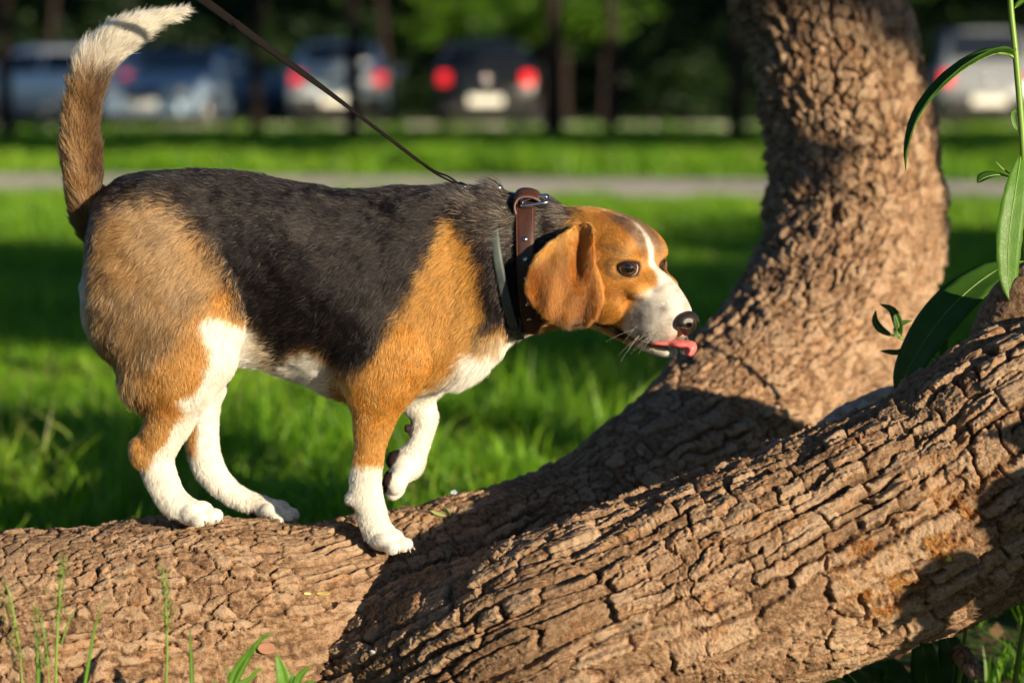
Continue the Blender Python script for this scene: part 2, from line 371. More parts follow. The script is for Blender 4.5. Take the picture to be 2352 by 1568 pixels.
# ---- torso: cross-sections along x
TS = [  # px, top, bottom, half width m
 (206, 600, 700, .016), (214, 520, 760, .030), (235, 452, 800, .048), (262, 424, 815, .058), (300, 404, 818, .066), (400, 392, 830, .074), (500, 393, 838, .070), (600, 404, 838, .074),
 (700, 423, 868, .084), (780, 437, 898, .086), (850, 438, 915, .086), (920, 433, 900, .082), (985, 433, 880, .076), (1040, 440, 866, .069), (1095, 449, 846, .061), (1145, 458, 806, .047), (1190, 470, 752, .040), (1240, 480, 734, .037), (1290, 500, 725, .038), (1320, 530, 700, .02)]
tX = np.array([at(a, 600, 0)[0] for a, *_ in TS]); tT = np.array([at(a, t_, 0)[2] for a, t_, b_, w_ in TS]); tB = np.array([at(a, b_, 0)[2] for a, t_, b_, w_ in TS]); tW = np.array([w_ for *_, w_ in TS])
tt_ = np.linspace(0, len(TS)-1, 120); tq = crom(np.c_[tX, tT, tB, tW], tt_)
def torso(x, y, z):
    T_ = np.interp(x, tq[:, 0], tq[:, 1]); B_ = np.interp(x, tq[:, 0], tq[:, 2]); W_ = np.interp(x, tq[:, 0], tq[:, 3])
    rz = (T_-B_)/2; zc = (T_+B_)/2+rz*0.10
    v = (z-zc)/np.where(z > zc, rz*0.90, rz*1.10)
    # deeper than wide, narrowing to the brisket
    wloc = W_*(1-0.16*np.clip(-v, 0, 1)**1.5)
    u = y/wloc
    f = np.sqrt(u*u+v*v)
    g_ = np.sqrt((u/wloc)**2+(v/rz)**2)/np.maximum(f, 1e-6)
    out = (f-1)*np.minimum(1/np.maximum(g_, 1e-6), 0.2)
    e = np.maximum(tq[0, 0]-x, x-tq[-1, 0])
    return np.where(e > 0, np.maximum(out, e), out)
prim(torso, (tX[0]-.03, -.12, tB.min()-.04), (tX[-1]+.03, .12, tT.max()+.03), 0.02, 'torso')
# shoulder, elbow and thigh masses
NY, FY = -.052, .052
ell(at(985, 640, -.044), (.058, .030, .082), .03, 'torso')
ell(at(1010, 760, -.040), (.060, .028, .050), .03, 'shoulder')
ell(at(1000, 700, .045), (.060, .028, .085), .03, 'torso')
ell(at(884, 800, -.058), (.038, .024, .052), .016, 'shoulder')
# near hind leg
ell(at(345, 600, -.046), (.062, .036, .080), .03, 'thigh')
ell(at(400, 700, -.056), (.066, .036, .080), .014, 'thigh')
ell(at(300, 700, -.036), (.045, .034, .060), .03, 'thigh')
chain([(455, 735, -.062, 80), (440, 800, -.062, 80), (420, 858, -.060, 80), (406, 910, -.058, 61), (388, 960, -.056, 48), (366, 1005, -.055, 42), (355, 1040, -.055, 38), (364, 1085, -.055, 32), (386, 1130, -.055, 29), (408, 1162, -.055, 29)], .022, 'hind', .82, sub=4)
ell(at(503, 725, -.064), (.023, .024, .036), .010, 'hind')
ell(at(470, 790, -.062), (.034, .025, .045), .012, 'hind')
ell(at(316, 1035, -.055), (.0085, .012, .013), .012, 'hind')
ell(at(345, 865, -.046), (.028, .022, .026), .025, 'thigh')
# far hind leg
ell(at(400, 700, .046), (.070, .036, .085), .03, 'thigh')
chain([(440, 780, .055, 80), (455, 860, .055, 66), (458, 920, .056, 46), (463, 980, .057, 37), (467, 1035, .057, 36), (486, 1085, .057, 32), (522, 1124, .055, 27), (562, 1148, .053, 23), (590, 1158, .052, 21)], .02, 'hindf', .85, sub=4)
# near front leg
chain([(905, 800, -.055, 92), (880, 868, -.056, 78), (866, 930, -.056, 54), (856, 990, -.056, 40), (846, 1045, -.056, 32), (840, 1095, -.056, 28), (842, 1140, -.056, 28), (853, 1185, -.056, 27), (866, 1218, -.056, 28)], .024, 'fore', .80, sub=4)
ell(at(836, 885, -.056), (.011, .014, .020), .014, 'fore')
ell(at(812, 1148, -.056), (.006, .006, .007), .008, 'fore')
# far front leg, lifted and folded at the wrist
chain([(930, 820, .040, 90), (948, 880, .050, 62), (962, 925, .052, 37), (974, 960, .052, 28), (967, 1000, .051, 24), (953, 1035, .050, 25), (941, 1062, .050, 27)], .02, 'foref', .85, sub=4)
# tail
TAIL = [(243, 560, 0, 34), (222, 510, 0, 38), (205, 450, 0, 35), (192, 380, 0, 33), (186, 310, 0, 32), (190, 240, 0, 32), (206, 180, .0, 29), (238, 125, .0, 24), (285, 85, .0, 19), (332, 56, .0, 13), (375, 40, 0, 10), (410, 28, 0, 4), (424, 23, 0, 1.5)]
tailQ = chain(TAIL, .012, 'tail', .9, sub=3)
# paws: toes as short chains
def paw(cx, cy, Y, dirx, s, part, dz=0.0, spread=1.0, yaw=-.42):
    """Four toes in front of a pad; cx, cy = where the foot meets the ground under the wrist."""
    c = at(cx, cy, Y)
    fwd = np.array((math.cos(dz)*math.cos(yaw), math.sin(yaw), math.sin(dz))); fwd /= np.linalg.norm(fwd); lat = np.array((-math.sin(yaw), math.cos(yaw), 0)); up = np.cross(fwd, lat)
    ell(c+fwd*.010*s+up*.013*s, (.021*s, .018*s, .013*s), .012, part, np.array([fwd, lat, up]).T)
    for j, (ty, fx, hz) in enumerate(((-.0150, .019, .0095), (-.0052, .0270, .0118), (.0052, .0270, .0118), (.0150, .019, .0095))):
        tt0 = c+fwd*fx*s*.70+up*(hz+.006)*s+lat*ty*s*spread*.95; t1 = c+fwd*(fx+.006)*s+up*(hz-.0005)*s+lat*ty*s*spread
        R3 = np.array([fwd, lat, up]).T
        ell(tt0, (.0115*s, .0052*s, .0085*s), .0025, part, R3); ell(t1, (.0102*s, .0054*s, .0082*s), .0022, part, R3)
    ell(c+fwd*(-.006*s)+up*.006*s, (.012*s, .014*s, .0075*s), .006, 'pad', np.array([fwd, lat, up]).T)
    return c
paw(428, 1203, -.055, 1, .92, 'paw', dz=.0)
paw(606, 1192, .050, 1, .92, 'paw', dz=-.12)
paw(866, 1264, -.056, 1, .93, 'paw', dz=-.06)
# the lifted paw hangs down, sole turned back to the left
fw = np.array((-.42, 0, -.91)); sole = np.array((-.91, 0, .42)); R3 = np.array([fw, (0, 1, 0), -sole]).T
pc = at(927, 1072, .050)
ell(pc, (.020, .017, .0135), .012, 'paw', R3)
for ty, fx in ((-.013, .016), (-.0045, .024), (.0045, .024), (.013, .016)):
    ell(pc+fw*(fx)+np.array((0, ty, 0))-sole*.001, (.0135, .0066, .0092), .004, 'paw', R3)
ell(pc-fw*.004+sole*.0135, (.0100, .0125, .0075), .003, 'pad', R3)
for ty, fx in ((-.0125, .018), (-.0045, .026), (.0045, .026), (.0125, .018)):
    ell(pc+fw*(fx)+sole*.0088+np.array((0, ty, 0)), (.0078, .0052, .0050), .002, 'pad', R3)
ell(at(934, 984, .047), (.0052, .0060, .0068), .004, 'pad')
ell(at(808, 1154, -.056), (.0042, .005, .0046), .003, 'pad')
# ---- head in its own axes (cm): x to the nose, y to the dog's left, z up
YAW, DIP, ROLL = math.radians(44), math.radians(14), math.radians(2)
f_ = np.array((math.cos(YAW)*math.cos(DIP), -math.sin(YAW)*math.cos(DIP), -math.sin(DIP)))
l_ = np.array((math.sin(YAW), math.cos(YAW), 0.0)); u_ = np.cross(f_, l_)
l2 = l_*math.cos(ROLL)+u_*math.sin(ROLL); u2 = -l_*math.sin(ROLL)+u_*math.cos(ROLL)
HR = np.array([f_, l2, u2]).T            # columns: the head's axes
EYE = np.array((0.3, -2.85, 0.15))       # the near eye in head axes
HO = at(1437, 616, -.088)-HR @ (EYE*.01)
def HP(x, y, z): return HO+HR @ (np.array((x, y, z))*.01)
def hell(c, r, k, part='head', op='add', rot=None):
    R = HR if rot is None else HR @ rot
    ell(HP(*c), np.array(r)*.01, k*.01, part, R, op)
def rotz(a): c_, s_ = math.cos(a), math.sin(a); return np.array(((c_, -s_, 0), (s_, c_, 0), (0, 0, 1)))
def roty(a): c_, s_ = math.cos(a), math.sin(a); return np.array(((c_, 0, s_), (0, 1, 0), (-s_, 0, c_)))
hell((-5.0, 0, 0.6), (5.0, 4.3, 3.3), 1.5)               # skull
hell((-2.6, 0, 0.85), (3.5, 3.5, 3.25), 1.5)               # forehead
for s in (-1, 1):
    hell((-0.9, 2.10*s, 1.35), (1.6, 1.25, 1.1), 1.8)     # brow
    hell((-2.6, 3.0*s, -2.8), (3.6, 1.9, 3.7), 1.8)      # cheek
    hell((0.9, 2.35*s, -1.65), (2.2, 1.25, 1.0), 1.0)    # cheekbone
    hell((4.0, 1.10*s, -4.9), (2.5, 1.15, 2.2), 1.0)    # upper lip
    hell((2.2, 1.40*s, -4.8), (2.8, 1.25, 2.2), 1.2)
    hell((5.45, 0.66*s, -4.6), (1.05, .95, 1.4), 0.7)
hell((3.7, 0, -1.85), (3.9, 1.7, 1.45), 1.2, rot=roty(.50))   # bridge
hell((4.0, 0, -3.3), (2.6, 2.0, 1.6), 1.0, rot=roty(.25))
hell((0.8, 0, -7.2), (4.6, 1.9, 1.05), .7, 'jaw')        # lower jaw
hell((4.0, 0, -7.45), (2.3, 1.35, .72), .5, 'jaw')
hell((-3.6, 0, -5.2), (4.6, 2.9, 2.4), 1.6)              # throat
# neck joins the skull
prim_neck = chain([(1180, 612, 0, 124), (1240, 606, -.010, 122), (1310, 605, -.024, 118)], .03, 'neck', .68, sub=2)
# eye sockets
for s in (-1, 1):
    hell((0.70, 3.05*s, 0.12), (1.35, 0.80, 0.64), .35, op='sub', rot=rotz(-.5*s))
EC = [HP(0.10, -2.24, 0.10), HP(-.05, 2.12, 0.0)]
# nose bed and nostril line
# ear: a hanging flap, drawn in the plane of its leather
EARP = [(1352, 508), (1318, 516), (1290, 532), (1262, 552), (1236, 578), (1216, 610), (1206, 640), (1206, 668), (1220, 695), (1244, 722), (1274, 742), (1306, 752), (1336, 750), (1360, 738), (1378, 716), (1386, 690), (1384, 660), (1376, 630), (1368, 600), (1366, 570), (1368, 540), (1366, 518)]
def poly_sd(x, z, poly):
    P = np.asarray(poly, float); n = len(P); d = np.full(np.shape(x), 1e9); s = np.ones(np.shape(x))
    for i in range(n):
        a = P[i]; c_ = P[i-1]; e0, e1 = c_[0]-a[0], c_[1]-a[1]; w0 = x-a[0]; w1 = z-a[1]
        t = np.clip((w0*e0+w1*e1)/(e0*e0+e1*e1), 0, 1); b0 = w0-e0*t; b1 = w1-e1*t
        d = np.minimum(d, b0*b0+b1*b1)
        c1 = z >= a[1]; c2 = z < c_[1]; c3 = e0*w1 > e1*w0
        s = np.where((c1 & c2 & c3) | (~c1 & ~c2 & ~c3), -s, s)
    return s*np.sqrt(d)
EARY = -.088
earP = [tuple(at(a, b_, EARY)[[0, 2]]) for a, b_ in EARP]
e0 = at(1366, 520, EARY); e1 = at(1210, 650, EARY)
def ear_y(x, z):
    tx = (x-e1[0])/(e0[0]-e1[0]); tz = (z-at(0, 750, EARY)[2])/(at(0, 510, EARY)[2]-at(0, 750, EARY)[2])
    yy = -.088+.006*(1-tx)**2*1.0+.016*(1-np.clip(tz, 0, 1))*(1-tx)*0.2
    yy = yy+.014*sstep(.55, 1.0, tz)*(tx*0.6+.3)                 # meets the skull at the top
    yy = yy+.014*np.exp(-((tx-.80+.08*(1-tz))/.095)**2)*sstep(.28, .70, tz)   # fold behind the front rim
    yy = yy-.006*np.exp(-((tx-1.0)/.07)**2)*sstep(.25, .8, tz)
    yy = yy+.0025*np.sin(tx*9+tz*5)*(1-tz*.5)+.0020*np.sin(tx*17-tz*7+1.0)*(1-tz*.7)
    return yy
def ear(x, y, z):
    sd = poly_sd(x, z, earP); yy = ear_y(x, z)
    a = sd+.003; b_ = np.abs(y-yy)-.0026
    return np.where((a > 0) & (b_ > 0), np.sqrt(np.maximum(a, 0)**2+np.maximum(b_, 0)**2), np.maximum(a, b_))-.0022
lo = np.min(earP, 0); hi = np.max(earP, 0)
prim(ear, (lo[0]-.02, -.125, lo[1]-.02), (hi[0]+.02, -.04, hi[1]+.02), .0035, 'ear')
# far ear, mostly behind the skull
def farear(x, y, z):
    X = (x-HO[0])*HR[0, 0]+(y-HO[1])*HR[1, 0]+(z-HO[2])*HR[2, 0]; Y_ = (x-HO[0])*HR[0, 1]+(y-HO[1])*HR[1, 1]+(z-HO[2])*HR[2, 1]; Z = (x-HO[0])*HR[0, 2]+(y-HO[1])*HR[1, 2]+(z-HO[2])*HR[2, 2]
    a = np.sqrt(((X+.045)/.036)**2+((Z+.035)/.055)**2)-1
    b_ = np.abs(Y_-.047+.10*(Z+.03)*0.3)-.003
    return np.maximum(a*.034, b_)-.002
c0 = HP(-4.5, 5.0, -3.5)
prim(farear, c0-.075, c0+.075, .004, 'ear')

SPACE = .0021
def field(x, y, z, sel=None):
    """Signed distance on broadcastable arrays."""
    shp = np.broadcast(x, y, z).shape; D = np.full(shp, .03, np.float32)
    return D
def build_sdf():
    lo = np.min([p['lo'] for p in PR], 0)+.01; hi = np.max([p['hi'] for p in PR], 0)-.01
    n = np.ceil((hi-lo)/SPACE).astype(int)+1
    D = np.full(n, .05, np.float32); ax = [lo[i]+SPACE*np.arange(n[i]) for i in range(3)]
    i = 0
    done = set()
    order = []
    for p in PR:
        g_ = p.get('grp')
        if g_ is None: order.append([p])
        elif id(g_) and order and order[-1][0].get('grp') == g_: order[-1].append(p)
        else: order.append([p])
    for grp in order:
        L0 = np.min([p['lo'] for p in grp], 0); H0 = np.max([p['hi'] for p in grp], 0)
        a = np.clip(np.floor((L0-lo)/SPACE).astype(int), 0, n-1); c = np.clip(np.ceil((H0-lo)/SPACE).astype(int)+1, 1, n)
        G = None
        kk = grp[0]['k'] if len(grp) == 1 and 'grp' not in grp[0] else grp[0]['grp'][1]
        if len(grp) == 1:
            X = ax[0][a[0]:c[0], None, None]; Y_ = ax[1][None, a[1]:c[1], None]; Z = ax[2][None, None, a[2]:c[2]]
            G = np.broadcast_to(grp[0]['fn'](X, Y_, Z), tuple(c-a)).astype(np.float32)
        else:
            G = np.full(tuple(c-a), .05, np.float32)
            for p in grp:
                a2 = np.clip(np.floor((p['lo']-lo)/SPACE).astype(int), 0, n-1); c2 = np.clip(np.ceil((p['hi']-lo)/SPACE).astype(int)+1, 1, n)
                X = ax[0][a2[0]:c2[0], None, None]; Y_ = ax[1][None, a2[1]:c2[1], None]; Z = ax[2][None, None, a2[2]:c2[2]]
                sl = tuple(slice(a2[q]-a[q], c2[q]-a[q]) for q in range(3))
                G[sl] = smin(G[sl], p['fn'](X, Y_, Z).astype(np.float32), p['k'])
        sl = tuple(slice(a[q], c[q]) for q in range(3))
        if grp[0]['op'] == 'sub': D[sl] = -smin(-D[sl], G, kk)
        else: D[sl] = smin(D[sl], G, kk)
    return lo, n, D
def surface_nets(lo, n, D):
    s = D < 0; nx, ny, nz = n
    cells = np.zeros((nx-1, ny-1, nz-1), np.uint8)
    for a in (0, 1):
        for b_ in (0, 1):
            for c in (0, 1): cells += s[a:nx-1+a, b_:ny-1+b_, c:nz-1+c]
    act = (cells > 0) & (cells < 8); idx = np.full(act.shape, -1, np.int64); I = np.argwhere(act); idx[act] = np.arange(len(I))
    acc = np.zeros((len(I), 3)); cnt = np.zeros(len(I))
    cor = [(a, b_, c) for a in (0, 1) for b_ in (0, 1) for c in (0, 1)]
    vals = {c: D[I[:, 0]+c[0], I[:, 1]+c[1], I[:, 2]+c[2]].astype(float) for c in cor}
    for c in cor:
        for q in range(3):
            if c[q] == 0:
                d = list(c); d[q] = 1; d = tuple(d); v0 = vals[c]; v1 = vals[d]; m = (v0 < 0) != (v1 < 0)
                t = np.where(m, v0/np.where(v0 == v1, 1, v0-v1), 0); p = np.zeros((len(I), 3)); p[:] = c; p[:, q] += t
                acc[m] += p[m]; cnt[m] += 1
    V = lo+SPACE*(I+acc/cnt[:, None])
    Q = []
    for q in range(3):
        sl0 = [slice(None)]*3; sl1 = [slice(None)]*3; sl0[q] = slice(0, -1); sl1[q] = slice(1, None)
        ch = s[tuple(sl0)] != s[tuple(sl1)]
        o1, o2 = [(1, 2), (2, 0), (0, 1)][q]
        E = np.argwhere(ch); E = E[(E[:, o1] > 0) & (E[:, o2] > 0) & (E[:, o1] < n[o1]-1) & (E[:, o2] < n[o2]-1)]
        def g_(a, b_): J = E.copy(); J[:, o1] -= a; J[:, o2] -= b_; return idx[J[:, 0], J[:, 1], J[:, 2]]
        qd = np.stack([g_(1, 1), g_(0, 1), g_(0, 0), g_(1, 0)], 1)
        inside = s[E[:, 0], E[:, 1], E[:, 2]]
        qd[~inside] = qd[~inside][:, ::-1]; Q.append(qd)
    return V, np.concatenate(Q)
def peval(P, parts=False):
    """Field at points, and the closest part by name."""
    D = np.full(len(P), .05); best = {}
    return D
def trilin(lo, D, P):
    g_ = (P-lo)/SPACE; i = np.clip(np.floor(g_).astype(int), 0, np.array(D.shape)-2); f = g_-i
    r = 0
    for a in (0, 1):
        for b_ in (0, 1):
            for c in (0, 1):
                w_ = (f[:, 0] if a else 1-f[:, 0])*(f[:, 1] if b_ else 1-f[:, 1])*(f[:, 2] if c else 1-f[:, 2])
                r = r+w_*D[i[:, 0]+a, i[:, 1]+b_, i[:, 2]+c]
    return r
def part_weights(P):
    W_ = {}
    for p in PR:
        if p['op'] == 'sub': continue
        m = np.all((P > p['lo']) & (P < p['hi']), axis=1)
        if not m.any(): continue
        d = p['fn'](P[m, 0], P[m, 1], P[m, 2]); a = W_.setdefault(p['part'], np.full(len(P), .2)); a[m] = np.minimum(a[m], d)
    return W_
# ---- coat colours, read in the dog's side view
IX = at(0, 0, 0)
def toPX(P):
    """Side-view coordinates of a point in photograph pixels (orthographic, at the dog's plane)."""
    c0 = at(1176, 600, 0); x = 1176+(P[:, 0]-c0[0])/M0
    z = 600-(P[:, 2]-c0[2])/(M0*1.004)
    return x, z
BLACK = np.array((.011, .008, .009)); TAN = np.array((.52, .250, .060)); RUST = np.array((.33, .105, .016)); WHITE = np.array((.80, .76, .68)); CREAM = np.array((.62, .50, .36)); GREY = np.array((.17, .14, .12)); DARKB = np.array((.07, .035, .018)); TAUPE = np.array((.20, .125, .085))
SADDLE = [(150, 600), (190, 560), (240, 560), (252, 500), (300, 462), (372, 452), (432, 478), (492, 540), (540, 618), (556, 700), (590, 730), (625, 790), (650, 826), (700, 800), (716, 792), (745, 798), (775, 830), (790, 880), (806, 905), (835, 860), (866, 815), (946, 700), (1000, 600), (1040, 515), (1075, 560), (1092, 600), (1098, 680), (1085, 750), (1078, 800), (1110, 780), (1150, 735), (1230, 740), (1330, 700), (1330, 300), (150, 300)]
THIGH_W = [(478, 716), (500, 704), (530, 715), (600, 750), (600, 900), (480, 1100), (300, 1400), (250, 1062), (300, 1060), (350, 1045), (385, 1000), (420, 960), (445, 925), (430, 902), (470, 868), (503, 810), (497, 760)]
WHITE_B = [(548, 745), (575, 790), (610, 830), (648, 846), (700, 800), (716, 792), (745, 798), (775, 830), (792, 885), (830, 925), (905, 960), (945, 905), (1000, 860), (1062, 800), (1085, 785), (1110, 800), (1150, 755), (1240, 745), (1240, 1000), (800, 1300), (500, 950)]
TANSH = [(1042, 515), (1078, 560), (1095, 610), (1100, 660), (1090, 730), (1075, 790), (1045, 825), (1000, 862), (950, 905), (925, 965), (905, 1030), (890, 1052), (845, 1046), (800, 1040), (795, 890), (835, 858), (866, 813), (946, 698), (1000, 598)]
def mixc(c, new, w_): return c*(1-w_[:, None])+new*w_[:, None]
def coat(P, part, rnd, Y_near):
    """Base colour per root; rnd jitters the patch borders hair by hair."""
    x, z = toPX(P); N = len(P)
    wob = 9*noise3(P, 55, 1)+5*noise3(P, 150, 2)
    def inside(poly, soft=8, jit=10): return sstep(soft, -soft, poly_sd(x+wob, z+wob*.7, poly)+jit*(rnd-.5)*2)
    leg = lambda *k: np.max([part.get(q, np.zeros(N)) for q in k], axis=0)
    c = np.tile(TAN, (N, 1)).astype(float)
    n1 = noise3(P, 28, 5); n2 = noise3(P, 11, 9)
    hindtan = mixc(c, np.array((.40, .265, .145)), .75+.25*n1); c = mixc(c, hindtan, sstep(640, 520, x))
    c = hindtan*sstep(640, 520, x)[:, None]+c*(1-sstep(640, 520, x))[:, None]
    c = mixc(c, np.array((.20, .11, .05)), .45*sstep(.1, .7, n1)*sstep(620, 520, x))
    # flank between thigh and saddle is pale
    c = mixc(c, np.array((.46, .30, .18)), sstep(545, 570, x)*sstep(700, 640, x)*sstep(620, 690, z))
    c = mixc(c, CREAM*1.1, sstep(535, 552, x)*sstep(690, 640, x)*sstep(740, 800, z))
    bl = inside(SADDLE, 12, 26)
    blk = mixc(np.tile(BLACK, (N, 1)), GREY, np.clip(.25*sstep(.3, 1, n1)+sstep(1010, 1080, x+40*n1)*sstep(600, 500, z)*.16*sstep(-.5, .5, noise3(P, 34, 21)+.25), 0, 1))
    c = c*(1-bl[:, None])+blk*bl[:, None]
    c = mixc(c, WHITE, inside(WHITE_B, 8, 10)*(1-leg('thigh')))
    c = mixc(c, np.array((.45, .28, .12)), .8*sstep(1095, 1110, x)*sstep(1160, 1140, x)*sstep(740, 752, z)*sstep(800, 780, z+20*n1))
    ts = inside(TANSH, 10, 22); c = mixc(c, TAN*np.array((1.05, 1.0, .8)), ts)
    # legs
    near = Y_near
    hl = leg('hind')*near; th_ = inside(THIGH_W, 6, 8)*sstep(.02, .0, P[:, 1]+.012)
    c = mixc(c, TAN, hl*(1-bl))
    c = mixc(c, RUST*1.15, .55*near*sstep(860, 930, z)*sstep(470, 380, x)*sstep(960, 900, z))
    c = mixc(c, WHITE, th_*np.maximum(near, 0))
    fl = leg('fore')*near; c = mixc(c, TAN*np.array((1.05, 1, .8)), fl*sstep(1052, 1036, z+12*n1+10*(rnd-.5))*sstep(800, 880, z)); c = mixc(c, WHITE, fl*sstep(1036, 1056, z+14*n1+12*(rnd-.5)))
    hf = leg('hindf'); c = mixc(c, WHITE, hf*sstep(700, 800, z)); c = mixc(c, TAN, hf*sstep(440, 425, x)*sstep(1075, 1050, z))
    ff = leg('foref'); c = mixc(c, WHITE*.97, ff*sstep(860, 905, z))
    c = mixc(c, WHITE, leg('paw'))
    # rear of the thigh: dark, then a pale strip
    far = 1-near
    # tail
    t = leg('tail'); s_ = np.interp(z, [20, 560], [1, 0])
    side = np.interp(z, [0, 60, 120, 180, 240, 310, 450, 560], [430, 330, 240, 205, 190, 186, 205, 240])
    tb = mixc(np.tile(np.array((.36, .20, .085)), (N, 1)), DARKB*.9, np.clip(sstep(-4, 26, x-side+16*(rnd-.5)+10*n1), 0, 1)*.88)
    tb = mixc(tb, DARKB*.8, sstep(440, 500, z+30*n1)*.7*sstep(0, -25, x-side)); tb = mixc(tb, DARKB, .35*sstep(.1, .6, noise3(P, 60, 31)))
    tw = sstep(232, 150, z+(x-190)*.35+60*(rnd-.5)+10*n1); tb = mixc(tb, np.array((.80, .74, .63)), tw)
    c = c*(1-t[:, None])+tb*t[:, None]
    # buttock edge
    bz = sstep(238, 205, x+6*n1)*sstep(560, 600, z)*sstep(800, 760, z)*(1-t); c = mixc(c, np.array((.55, .46, .36)), bz*.8)
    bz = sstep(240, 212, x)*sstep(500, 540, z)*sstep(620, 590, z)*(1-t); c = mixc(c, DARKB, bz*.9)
    # ---- head
    h = np.clip(leg('head', 'jaw'), 0, 1); L = ((P-HO) @ HR)*100; hx, hy, hz = L[:, 0], L[:, 1], L[:, 2]
    wv = .35*noise3(P, 90, 12)+.35*(rnd-.5)
    hc = np.tile(TAN*np.array((1.06, 1.04, .95)), (N, 1)); 
    hc = mixc(hc, RUST*1.25, .35*sstep(.1, .8, noise3(P, 42, 14)+.10*np.abs(hy)))
    hc = mixc(hc, RUST*1.05, .75*np.exp(-(((hx+.1)/1.5)**2+((hz+2.35+wv+.35*hx)/.6)**2))*(np.abs(hy) > 1))   # crescent under the eye
    hc = mixc(hc, TAUPE, .85*sstep(2.3, 1.3, np.abs(hy)+wv)*sstep(-2.0, -.5, hz)*sstep(1.8, .4, hx)*sstep(-5.5, -3.0, hx))  # forehead strip: a cast shadow put into the fur colour
    eyed = np.sqrt(((hx-.3)/1.25)**2+((hz-.1)/.85)**2); hc = mixc(hc, np.array((.045, .02, .014)), .55*sstep(1.45, 1.05, eyed)*(np.abs(hy) > 1.6))
    ed_ = np.min([np.linalg.norm(P-c_, axis=1) for c_ in EC], axis=0); hc = mixc(hc, np.array((.022, .010, .008)), sstep(.0150, .0120, ed_))
    hc = mixc(hc, TAUPE*.8, .5*np.exp(-(((hx+.5)/1.6)**2+((hz-1.75)/.4)**2))*(np.abs(hy) > 1))         # brow line
    bw = np.interp(hx, [-6, -2.0, .5, 2.2, 3.6, 6], [.04, .12, .28, .55, 1.1, 3]); blaze = (.55+.4*sstep(4.5, 1.5, hz))*sstep(.26, -.22, np.abs(hy)-bw+wv*.7)*(hz > -3)
    hc = mixc(hc, WHITE, blaze)
    mz = sstep(-.6, .6, hx-np.interp(hz, [-7, -5.6, -3.2, -1.5, -.3], [.8, 1.1, 1.9, 3.1, 3.9])+wv*1.4); hc = mixc(hc, np.array((.66, .60, .54)), mz)
    spot = np.exp(-(((hx-3.1)/.9)**2+((hz+4.2)/1.0)**2))+.9*np.exp(-(((hx-3.7)/.9)**2+((hz+6.0)/.6)**2))+.8*np.exp(-(((hx-5.2)/.55)**2+((hz+2.75)/.35)**2))
    hc = mixc(hc, np.array((.12, .105, .11)), np.clip(1.3*spot*(.8+.5*noise3(P, 95, 78)), 0, .85)*(hy < 0))
    hc = mixc(hc, np.array((.40, .34, .28)), .75*sstep(-.1, .5, noise3(P, 130, 77))*mz)
    hc = mixc(hc, np.array((.40, .25, .20)), .8*np.exp(-(((hx-6.6)/.9)**2+((hz+5.6)/.7)**2)))
    lip = np.abs(hz-np.interp(hx, MOUTH_X, MOUTH_Z)); hc = mixc(hc, np.array((.012, .008, .010)), sstep(.30, .14, lip/(1+.9*sstep(2, -.5, hx))+.06*wv)*(hx > -1.6)*(hx < 7.0))
    jw = leg('jaw')*(hz < -7.0); hc = mixc(hc, np.where((hx > 3)[:, None], WHITE*.75, TAN*.9), jw*sstep(.15, .35, -(hz-np.interp(hx, MOUTH_X, MOUTH_Z))))
    hc = mixc(hc, np.array((.006, .005, .007)), sstep(1.05, .75, np.sqrt(((hx-.1)/1.35)**2+((hz+6.7+.22*hx)/.70)**2)))
    hc = mixc(hc, np.array((.60, .48, .34)), sstep(-6.8, -7.6, hz+wv)*sstep(0, -1.5, hx))
    hc = mixc(hc, np.array((.30, .21, .15)), sstep(-7.2, -8.5, hx)*sstep(1.0, 2.5, hz)*.9)
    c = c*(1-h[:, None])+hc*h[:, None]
    nk = np.clip(leg('neck')-h, 0, 1)*0
    # ear
    e = leg('ear'); ec = mixc(np.tile(RUST*1.12, (N, 1)), TAN*.9, np.clip(.25+.75*noise3(P*np.array((1, 1, .35)), 70, 15), 0, 1)*.5)
    ec = mixc(ec, np.array((.045, .024, .016)), .9*np.clip(sstep(.0, .5, noise3(P*np.array((1.4, 1, .45)), 60, 17))*sstep(690, 735, z)+.3*sstep(.2, .7, noise3(P*np.array((1.4, 1, .3)), 80, 18)), 0, 1))
    ec = mixc(ec, TAN*1.15, .7*sstep(590, 540, z)*sstep(1330, 1270, x)+.6*sstep(14, 2, -poly_sd(x, z, EAROUT)))
    c = c*(1-e[:, None])+ec*e[:, None]
    pd = sstep(.25, .55, leg('pad')); c = mixc(c, np.array((.020, .010, .009)), pd)
    return np.clip(c, .004, .9)
MOUTH_X = [-1.4, .5, 2, 3.6, 5, 6.3, 7.2]; MOUTH_Z = [-6.5, -6.9, -7.1, -7.15, -6.95, -6.5, -6.1]
EAROUT = EARP
def soft_parts(P):
    W_ = part_weights(P); names = list(W_); A = np.array([W_[k] for k in names]); A = A-A.min(0)
    S = np.exp(-np.clip(A, 0, .1)/.0022); S /= S.sum(0)
    return {k: S[i] for i, k in enumerate(names)}
